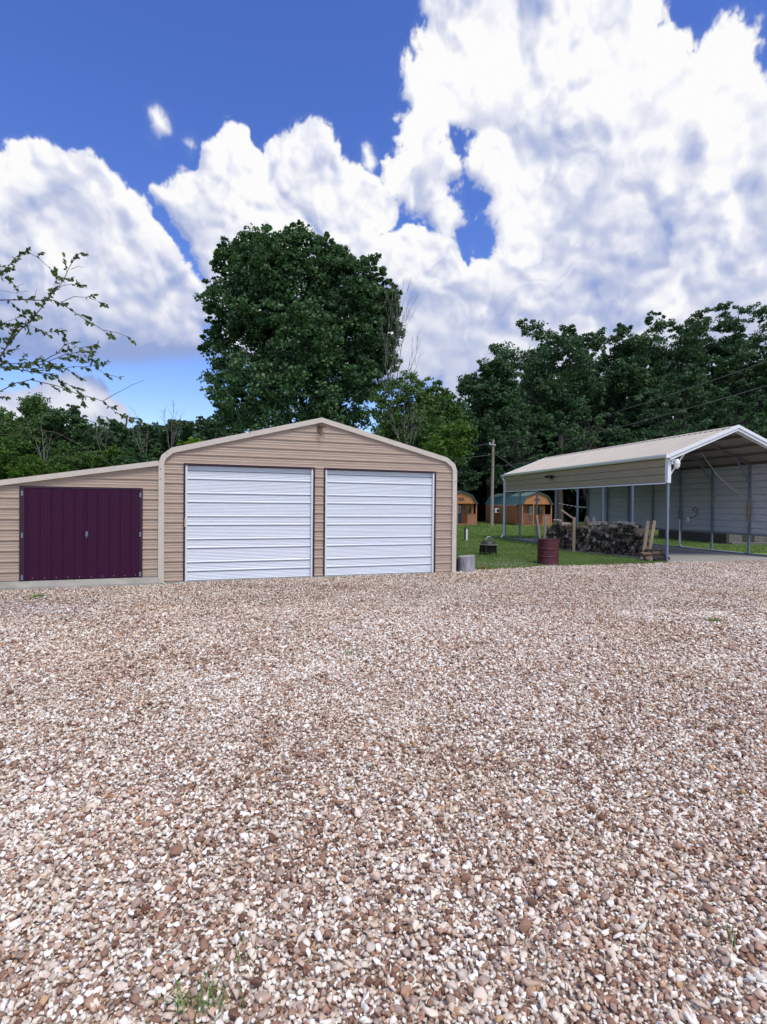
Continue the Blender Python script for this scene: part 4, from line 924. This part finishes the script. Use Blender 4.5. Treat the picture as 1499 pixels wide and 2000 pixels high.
def crown_mesh(blobs,nleaf,size,shell=.55,clump=.20,per=70,droop=.35,wp=2.):
    """blobs (x,y,z,r): leaves gathered in tufts near the blobs' surfaces"""
    B=np.array(blobs,float);w=B[:,3]**wp;w/=w.sum();nc=max(8,nleaf//per)
    bi=RNG.choice(len(B),nc,p=w);d=RNG.normal(size=(nc,3));d/=np.linalg.norm(d,axis=1,keepdims=True)
    rr=shell+(1.06-shell)*RNG.uniform(0,1,nc)**.75
    C=B[bi,:3]+d*(B[bi,3]*rr)[:,None]*np.array([1,1,.88]);cr=B[bi,3]*clump*RNG.uniform(.6,1.35,nc)
    n=nc*per;ci=np.repeat(np.arange(nc),per)
    q=RNG.normal(size=(n,3));q/=np.linalg.norm(q,axis=1,keepdims=True);q*=(RNG.uniform(0,1,n)**.45)[:,None]
    c=C[ci]+q*cr[ci][:,None]*np.array([1.15,1.15,.7])
    c=c[c[:,2]>.15] ;n=len(c);ci=ci[:n]
    nr=RNG.normal(size=(n,3))+np.array([0,-.15,.75]);nr/=np.linalg.norm(nr,axis=1,keepdims=True)
    t=RNG.normal(size=(n,3));t[:,2]-=droop;t-=nr*(t*nr).sum(1,keepdims=True);t/=np.linalg.norm(t,axis=1,keepdims=True);b=np.cross(nr,t)
    L=size*RNG.uniform(.6,1.35,n)[:,None];W=L*.36
    V=np.stack([c-t*L*.5,c-b*W+nr*L*.06-t*L*.05,c+t*L*.5-nr*L*.08,c+b*W+nr*L*.06-t*L*.05],1).reshape(-1,3)
    ct=RNG.uniform(-.16,.16,nc);tone=np.clip(RNG.uniform(.05,.8,n)+ct[np.minimum(ci,nc-1)],0,1)
    return V.astype(np.float32),np.arange(n*4).reshape(n,4),np.repeat(tone,4)
def limbs(mb,base,top,blobs,r0,n=7):
    base=Vector(base);top=Vector(top);pts=[base+(top-base)*(k/5)+Vector((random.gauss(0,.02),random.gauss(0,.02),0))*(top-base).length*(k>0) for k in range(6)]
    mb.tube(pts,[r0*1.25,r0,r0*.85,r0*.7,r0*.5,r0*.25],8)
    for b in blobs:
        k=random.uniform(.25,.8);s=base.lerp(top,k);e=s.lerp(Vector(b[:3]),.85);m=s.lerp(e,.5)+Vector((0,0,-.12*(e-s).length));ra=r0*.42*(1-k*.4)
        mb.tube([s,s.lerp(m,.6),m,m.lerp(e,.5),e],[ra,ra*.8,ra*.62,ra*.42,ra*.18],6,cap=False)
        for j in range(3):
            v=Vector((random.gauss(0,1),random.gauss(0,1),random.gauss(.3,.7))).normalized()*b[3]*.5;mb.tube([m.lerp(e,.4+.2*j),m.lerp(e,.5+.2*j)+v*.5,e*.3+m*.0+(m.lerp(e,.6+.2*j))*.7+v*.75] ,[ra*.35,ra*.22,ra*.06],5,cap=False) if False else mb.tube([m.lerp(e,.3+.3*j),m.lerp(e,.3+.3*j)+v*.55+Vector((0,0,.05)),m.lerp(e,.3+.3*j)+v],[ra*.35,ra*.22,ra*.06],5,cap=False)
def tree(name,label,cat,group,base,blobs,nleaf,size,m,r0,bark='bark',th=None,**kw):
    base=Vector(base);rt=empty(name,base,0,label=label,cat=cat,group=group)
    lb=[(b[0]-base.x,b[1]-base.y,b[2]-base.z,b[3]) for b in blobs]
    zt=th or max(b[2] for b in lb)*.85
    w=MB();limbs(w,(0,0,-.1),(sum(b[0] for b in lb)/len(lb)*.6,0,zt),lb[:14],r0);w.build('trunk',M[bark],rt,smooth=True)
    V,F,T=crown_mesh(lb,nleaf,size,**kw);np_mesh('crown',V,F,leafm[m],rt,attr={'tone':T});return rt
def pxblobs(L,Y,dep=.6,f=1.):
    o=[]
    for px,py,r in L:
        rr=r/1062*Y*f;q=P(px,py,Y);o.append((q.x,Y+random.uniform(-dep,dep)*rr*1.6,q.z,rr))
    return o
# the great tree behind the garage
BL=[(470,500,50),(545,478,48),(520,530,60),(595,500,50),(640,520,50),(690,545,45),(720,565,40),(440,590,45),(500,600,75),(580,600,85),(660,600,75),(735,600,45),(430,650,38),(480,680,75),(570,700,95),(660,700,85),(725,680,55),(755,620,28),(450,735,45),(500,770,70),(590,790,85),(670,780,70),(715,750,45),(700,510,22),(575,460,24),(635,478,22),(440,480,25),(415,640,22),(765,585,24),(690,600,60),(720,650,60),(650,560,60),(700,700,60),(600,560,60),(540,540,55),(480,560,50),(610,680,70),(520,620,60),(750,610,35),(730,530,26),(660,505,30),(505,470,26),(450,520,30),(760,555,16),(748,640,40),(740,700,40),(420,560,20),(410,600,20),(405,680,16),(430,780,24),(560,640,80),(465,800,40),(540,830,60),(640,840,60)]
tree('broadleaf_tree','tallest dark green broadleaf tree towering behind the garage roof','tree',None,(-4.6,37,0),pxblobs(BL,36,.55),150000,.22,'dark',.3,bark='darkbark',shell=.45,clump=.2,per=44,wp=1.4)
# brighter tree to its right with bare twigs
tree('broadleaf_tree','mid green leafy tree right of the garage gable with bare twigs inside','tree',None,(3.4,31,0),pxblobs([(800,770,40),(835,800,45),(870,790,32),(780,820,42),(830,850,50),(885,830,35),(915,850,24),(760,850,40),(800,890,50),(870,880,45),(790,740,22),(855,760,24),(750,800,40),(845,820,50),(790,860,55),(860,850,50),(820,790,40)],30,.8),30000,.15,'mid',.2,shell=.3,clump=.25,per=36)
tree('broadleaf_tree','yellow green leafy small tree just above the right garage corner','tree',None,(2.3,25.5,0),pxblobs([(880,850,28),(905,838,20),(920,850,16),(895,870,26),(850,880,26),(925,868,12)],24,.8),4200,.13,'bright',.1,shell=.35,clump=.26,per=30)
# bare snags
def snag(base,tips,r0,label,spread=.35,n=9,m='palebark',fine=5):
    base=Vector(base);w=MB();rt=None
    for tp in tips:
        tp=Vector(tp);L_=(tp-base).length;pts=[base.lerp(tp,k/6)+Vector((random.gauss(0,1),random.gauss(0,1),random.gauss(0,.5)))*L_*.012*(0<k<6) for k in range(7)]
        r0_=r0*.36;w.tube(pts,[r0_*(1-.14*k) for k in range(7)],6,cap=False)
        for j in range(n):
            k=random.uniform(.3,.97);s=base.lerp(tp,k);d=((tp-base).normalized()+Vector((random.uniform(-1,1),random.uniform(-.6,.6),random.uniform(-.1,.7)))*spread*2).normalized()*L_*random.uniform(.12,.30)*(1.2-k*.6);mid=s+d*.5+Vector((0,0,.03*L_*random.uniform(-.3,.6)))
            ra=r0*(1-.8*k)*.26;w.tube([s,mid,s+d],[ra,ra*.6,ra*.15],5,cap=False)
            for q in range(fine):
                kk=random.uniform(.2,.95);s2=s.lerp(s+d,kk);d2=(d.normalized()+Vector((random.uniform(-1,1),random.uniform(-.6,.6),random.uniform(-.2,.8)))*.6).normalized()*d.length*random.uniform(.25,.5);w.tube([s2,s2+d2*.5+Vector((0,0,.02)),s2+d2],[ra*.5,ra*.4,ra*.2],4,cap=False)
    w.v=[tuple(Vector(v)-base) for v in w.v]
    o=w.build('bare_tree',M[m],smooth=True);o.location=base;return tag(o,label,'tree')
snag(P(745,860,33),[P(790,545,33),P(770,560,33),P(822,660,33),P(800,600,33),P(822,690,33)],.12,'leafless dead tree with fine pale twigs right of the tallest tree',.3,10)
snag(P(795,900,27),[P(790,790,27),P(830,800,27),P(760,800,27),P(815,770,27)],.07,'bare grey twiggy sapling in the mid green tree beside the garage gable',.5,9)
snag(P(335,900,44),[P(340,785,44),P(355,800,44),P(318,800,44)],.10,'leafless tree poking above the tree line left of the garage roof',.45,9)
snag(P(285,900,46),[P(262,800,46),P(290,830,46),P(250,825,46)],.09,'leafless thin tree above the middle of the left tree line',.45,7)
snag(P(88,915,36),[P(66,850,36),P(100,850,36),P(80,830,36)],.13,'bare forked grey trunk among the bright shrubs at the far left',.4,5,fine=3)
snag(P(200,905,40),[P(185,800,40),P(215,815,40)],.07,'bare leaning thin tree above the left shrubs',.5,6)
# left tree line
def bg_tree(cx,w_,top,Y,m,label,group,nleaf=13000,size=.22,bot=930,name='broadleaf_tree',**kw):
    hw=w_/2.;L=[];H_=bot-top;R0=hw*.36
    rows=max(4,int(H_/(R0*1.05)))
    for j in range(rows):
        v=j/(rows-1);env=.55+.45*math.sin(min(1,v*2.2)*math.pi/2)
        if v>.8: env*=.9
        nb=3 if j else 2
        for i in range(nb):
            r_=R0*random.uniform(.8,1.25)*(1 if j else .85);x=cx+((i-(nb-1)/2.)*.74+random.uniform(-.2,.2))*hw*env
            L.append((x,top+r_+v*(H_-2*r_)+random.uniform(-.25,.25)*r_*(j>0)+abs(i-(nb-1)/2.)*r_*.35*(j==0),r_))
    q=G(cx,1000) if False else None;X=px_dir(cx,900);X=X[0]/X[1]*Y
    return tree(name,label,'tree',group,(X,Y,0),pxblobs(L,Y,1.1),nleaf,size,m,.0036*Y,bark='darkbark',**kw)
g1='trees along the left horizon'
for cx,w_,top,Y,m,lb in ((-40,190,775,46,'mid','leftmost tree of the left tree line, cut by the photo edge'),(60,150,762,50,'mid','tallest tree of the left tree line'),(128,95,785,48,'dark','darker rounded tree right of the tallest one in the left line'),(178,85,828,52,'dark','low dark tree in the dip of the left tree line'),(232,95,820,50,'dark','dark tree in the middle of the left tree line'),(288,85,822,54,'blue','bluish tree behind the leafless snags on the left'),(345,75,812,52,'dark','dark tree just left of the pale shrub over the garage eave'),(395,80,808,48,'blue','dark tree under the left edge of the tallest tree'),(440,90,800,52,'dark','tree half hidden behind the left flank of the tallest tree')):
    bg_tree(cx,w_,top,Y,m,lb,g1,24000,.19,shell=.2,clump=.28,per=30)
g2='bright shrubs over the lean-to roof'
for cx,w_,top,Y,m,lb in ((5,120,868,34,'bright','brightest leafy shrub at the far left over the lean-to roof'),(60,90,895,36,'bright','low shrub second from the left above the lean-to roof'),(150,120,858,38,'mid','broad mid green shrub above the plum doors'),(225,80,868,36,'bright','green shrub between the broad shrub and the garage corner'),(265,70,880,34,'dark','dark shrub close to the left garage corner'),(110,70,905,33,'bright','small light green shrub low above the lean-to roof'),(375,55,848,30,'lime','yellow green shrub showing over the left garage roof edge')):
    bg_tree(cx,w_,top,Y,m,lb,g2,13000 if m!='lime' else 4500,.13,bot=960,name='shrub',shell=.3,clump=.26,per=30)
# big trees on the right
g3='tall dark trees on the right horizon'
RT=[(955,110,700,56,'blue','lowest leftmost tree of the tall dark group on the right'),(1045,170,618,58,'blue','tall dark tree rising left of the carport roof'),(1110,90,632,62,'dark','narrow crown filling right behind the first tall dark tree'),(1195,120,624,60,'blue','dark tree above the middle of the carport roof'),(1300,150,594,58,'blue','tallest dark tree over the carport ridge'),(1385,130,596,61,'blue','dark tree behind the carport gable peak'),(1465,130,590,58,'blue','dark tree at the right edge above the carport gable'),(1560,160,600,60,'blue','dark tree cut by the right photo edge'),(1240,100,660,64,'dark','shorter dark tree between the two highest crowns')]
for cx,w_,top,Y,m,lb in RT: bg_tree(cx,w_*1.02,top,Y,m,lb,g3,42000,.25,bot=960,shell=.2,clump=.3,per=40)
bg_tree(1330,170,700,46,'blue','lower dark tree in front of the tallest ones above the carport roof',g3,14000,.2,bot=960)
bg_tree(1150,130,760,48,'dark','low dark tree just above the carport roof',g3,10000,.2,bot=960)
bg_tree(1010,120,760,50,'dark','low dark tree behind the utility pole',g3,10000,.2,bot=960)
bg_tree(1440,120,720,45,'blue','lower dark tree beside the carport gable peak',g3,10000,.2,bot=960)
# trunk visible behind the cabins
q=G(1101,1014);w=MB().tube([(0,0,-.1),(.02,0,1.5),(-.05,0,4),(.1,0,9)],[.42,.33,.29,.2],12);o=w.build('tree_trunk',M['bark'],smooth=True,label='thick bare trunk standing in the dark trees right of the cabin',cat='tree');o.location=(16.0,49.5,0)
q=P(1240,780,44)
snag(P(1135,900,46),[P(1165,855,46),P(1225,868,46)],.10,'curved dead branch tree above the carport roof',.4,4,fine=2)
# far wood behind everything: one mass nobody could count
n=70000;X=RNG.uniform(-95,120,n);hgt=np.interp(X,[-95,-50,-25,-8,4,12,20,60,120],[12,12,11,10,11,18,21,21,18]);Z=hgt*(RNG.uniform(0,1,n)**.8)*(1+.12*np.sin(X*.9)+.08*np.sin(X*2.3));Yy=76+RNG.uniform(0,9,n)+.5*np.abs(X)*0
nr=RNG.normal(size=(n,3));nr/=np.linalg.norm(nr,axis=1,keepdims=True);t=RNG.normal(size=(n,3));t-=nr*(t*nr).sum(1,keepdims=True);t/=np.linalg.norm(t,axis=1,keepdims=True);b=np.cross(nr,t);c=np.stack([X,Yy,Z],1);L_=RNG.uniform(.4,.9,n)[:,None]
V=np.stack([c-t*L_,c-b*L_*.6,c+t*L_,c+b*L_*.6],1).reshape(-1,3)
np_mesh('far_woods',V,np.arange(n*4).reshape(n,4),leafm['dark'],attr={'tone':np.repeat(RNG.uniform(0,.7,n),4)},kind='stuff',label='dark mass of distant woods behind the trees',cat='woods')
# dense undergrowth under the right-hand trees, its shade put into near-black leaf colours
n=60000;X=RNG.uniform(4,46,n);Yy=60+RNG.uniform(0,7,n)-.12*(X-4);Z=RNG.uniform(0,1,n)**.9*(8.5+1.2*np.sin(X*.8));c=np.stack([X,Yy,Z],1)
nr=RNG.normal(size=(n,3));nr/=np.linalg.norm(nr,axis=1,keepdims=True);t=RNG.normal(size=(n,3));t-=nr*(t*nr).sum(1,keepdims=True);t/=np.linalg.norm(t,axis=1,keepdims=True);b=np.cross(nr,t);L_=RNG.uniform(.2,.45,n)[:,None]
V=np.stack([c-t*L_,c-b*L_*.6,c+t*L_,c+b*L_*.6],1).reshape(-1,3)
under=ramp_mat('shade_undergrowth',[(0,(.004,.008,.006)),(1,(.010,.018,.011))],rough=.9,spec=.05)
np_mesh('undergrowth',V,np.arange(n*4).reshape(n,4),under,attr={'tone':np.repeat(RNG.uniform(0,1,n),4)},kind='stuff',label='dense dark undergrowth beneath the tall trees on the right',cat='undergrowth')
# near tree reaching in from the left: trunk stands just outside the view
NB=(-6.9,6.6,0)
nt_=empty('near_tree',NB,0,label='near tree whose sparse leafy branches reach in from the left edge',cat='tree')
bw=MB();lv=[];lf=[];lt=[]
def leaf_at(p,d,s):
    d=Vector(d).normalized();up=Vector((random.gauss(0,.5),random.gauss(0,.5),random.gauss(.3,.6)));n_=(up-d*up.dot(d)).normalized();b_=d.cross(n_)
    k=len(lv);t=random.random();p=Vector(p)
    prof=((0,0),(.2,.22),(.5,.28),(.8,.15),(1,0))
    for a,wd in prof: c=p+d*s*a-n_*s*.10*(a*a*2-a);lv.extend([c-b_*s*wd+n_*s*.05*(wd>0),c,c+b_*s*wd+n_*s*.05*(wd>0)]);lt.extend([t]*3)
    for j in range(4):
        q=k+3*j;lf.append((q,q+1,q+4,q+3));lf.append((q+1,q+2,q+5,q+4))
base=Vector(NB)
def branch(pxs,Y0,Y1,r0,leafy,start=None,twn=1.0):
    pts=[P(x,y,Y0+(Y1-Y0)*i/(len(pxs)-1)) for i,(x,y) in enumerate(pxs)]
    if start is not None: pts=[Vector(start)]+pts
    # refine
    ref=[pts[0]]
    for a,b in zip(pts[:-1],pts[1:]):
        nseg=max(1,int((b-a).length/.09))
        for k in range(1,nseg+1): ref.append(a.lerp(b,k/nseg)+Vector((random.gauss(0,.006),random.gauss(0,.006),random.gauss(0,.006))))
    m=len(ref);bw.tube([p-base for p in ref],[r0*.75*(1-.85*i/(m-1))+.0012 for i in range(m)],6,cap=False)
    L0=sum(1 for p in ref if p.x<-4.9)
    for i in range(2,m):
        d=(ref[i]-ref[i-1]).normalized()
        if random.random()<leafy*twn*1.15 :
            td=(d+Vector((random.uniform(-1,1),random.uniform(-1,1),random.uniform(-.9,.9)))*.9).normalized();ln=random.uniform(.07,.23);e=ref[i]+td*ln;bw.tube([ref[i]-base,ref[i].lerp(e,.5)-base,e-base],[.003,.0022,.0012],4,cap=False)
            for q in range(int(5+ln*55)):
                k=random.uniform(.2,1);leaf_at(ref[i].lerp(e,k),td+Vector((random.gauss(0,.6),random.gauss(0,.6),random.gauss(-.35,.5))),random.uniform(.03,.068))
        for _k in range(2):
          if random.random()<leafy*.8: leaf_at(ref[i],d+Vector((random.gauss(0,.7),random.gauss(0,.7),random.gauss(-.4,.5))),random.uniform(.035,.065))
S1=Vector((-6.75,6.6,3.0));S2=Vector((-6.8,6.6,2.4));S3=Vector((-6.7,6.6,3.7))
# upper arching branch
branch([(-60,560),(0,535),(28,505),(50,490),(70,500),(92,520),(110,538)],6.4,6.6,.012,.9,S3)
branch([(-60,760),(0,696),(30,655),(70,615),(100,575),(125,545),(138,515),(154,492)],6.5,6.3,.018,.75,S1)
branch([(-60,586),(0,586),(50,585),(95,585),(122,592),(150,612),(178,632),(200,645),(248,655)],6.6,6.4,.014,.6,S3)
branch([(-40,640),(0,630),(30,622),(55,612)],6.2,6.3,.006,.7,S3)
branch([(120,590),(145,580),(168,582),(192,588)],6.4,6.4,.004,.5)
branch([(-60,715),(0,711),(50,710),(95,705),(130,690),(150,688),(170,700),(190,718)],6.5,6.2,.012,.95,S1)
branch([(85,706),(110,690),(125,675),(140,668),(155,680),(165,690)],6.4,6.3,.006,1.2)
branch([(-60,725),(0,718),(60,718),(110,720),(160,715),(185,715),(205,730),(232,737)],6.3,6.1,.010,.8,S2)
branch([(-40,790),(0,765),(30,748),(60,742),(95,750),(130,760),(155,770),(200,784),(250,822)],6.6,6.2,.012,.55,S2)
branch([(200,784),(225,768),(260,752),(283,741)],6.2,6.1,.004,.02)
branch([(0,718),(40,722),(90,728),(120,742),(150,762)],6.4,6.3,.007,.9)
branch([(-50,650),(0,640),(40,632),(70,640),(90,650)],6.5,6.3,.008,.9,S3)
branch([(70,615),(50,640),(30,650),(10,665)],6.4,6.5,.005,.9)
branch([(100,575),(120,560),(140,555),(165,556)],6.35,6.4,.004,.8)
branch([(-60,830),(0,822),(60,838),(110,845),(160,870),(215,905)],6.3,6.0,.010,.0,S2)
branch([(-60,850),(0,850),(50,852),(105,858),(140,838),(190,842)],6.3,6.2,.006,.0,S2)
branch([(-60,575),(0,568),(30,570),(55,567)],6.3,6.3,.005,.0,S3)
branch([(35,568),(36,558),(47,552)],6.3,6.3,.003,.0)
branch([(66,585),(70,565)],6.5,6.5,.003,.0);branch([(139,526),(150,520),(164,521)],6.4,6.4,.003,.0)
branch([(-60,500),(-20,520),(5,545),(0,520),(20,540)],6.2,6.5,.006,.9,S3)
bw.tube([(0,0,-.1),(.02,0,1),(.0,.05,2.2),(.12,0,3.2),(.2,0,4.2),(.1,0,5.6)],[.17,.14,.12,.10,.07,.03],12)
for k in range(9): # its other limbs, away from the view
    a=random.uniform(2.0,4.6);s=Vector((.1,0,random.uniform(2.3,4.8)));e=s+Vector((math.cos(a)*1.6,math.sin(a)*1.6,random.uniform(.3,1.3)));bw.tube([s,s.lerp(e,.5)+Vector((0,0,.1)),e],[.04,.025,.006],6,cap=False)
    for q in range(70):
        kk=random.uniform(.35,1.05);leaf_at(base+s.lerp(e,kk)+Vector((random.gauss(0,.16),random.gauss(0,.16),random.gauss(0,.16))),(random.gauss(0,1),random.gauss(0,1),random.gauss(-.3,.5)),random.uniform(.045,.075))
bw.build('trunk',M['twig'],nt_,smooth=True)
nleafm=ramp_mat('near_leaf',[(0,(.035,.065,.025)),(.5,(.07,.12,.038)),(1,(.12,.18,.06))],rough=.45,trans=.25,spec=.4)
np_mesh('leaves',np.array([(v-base)[:] for v in lv]),np.array(lf),nleafm,nt_,attr={'tone':np.array(lt)})
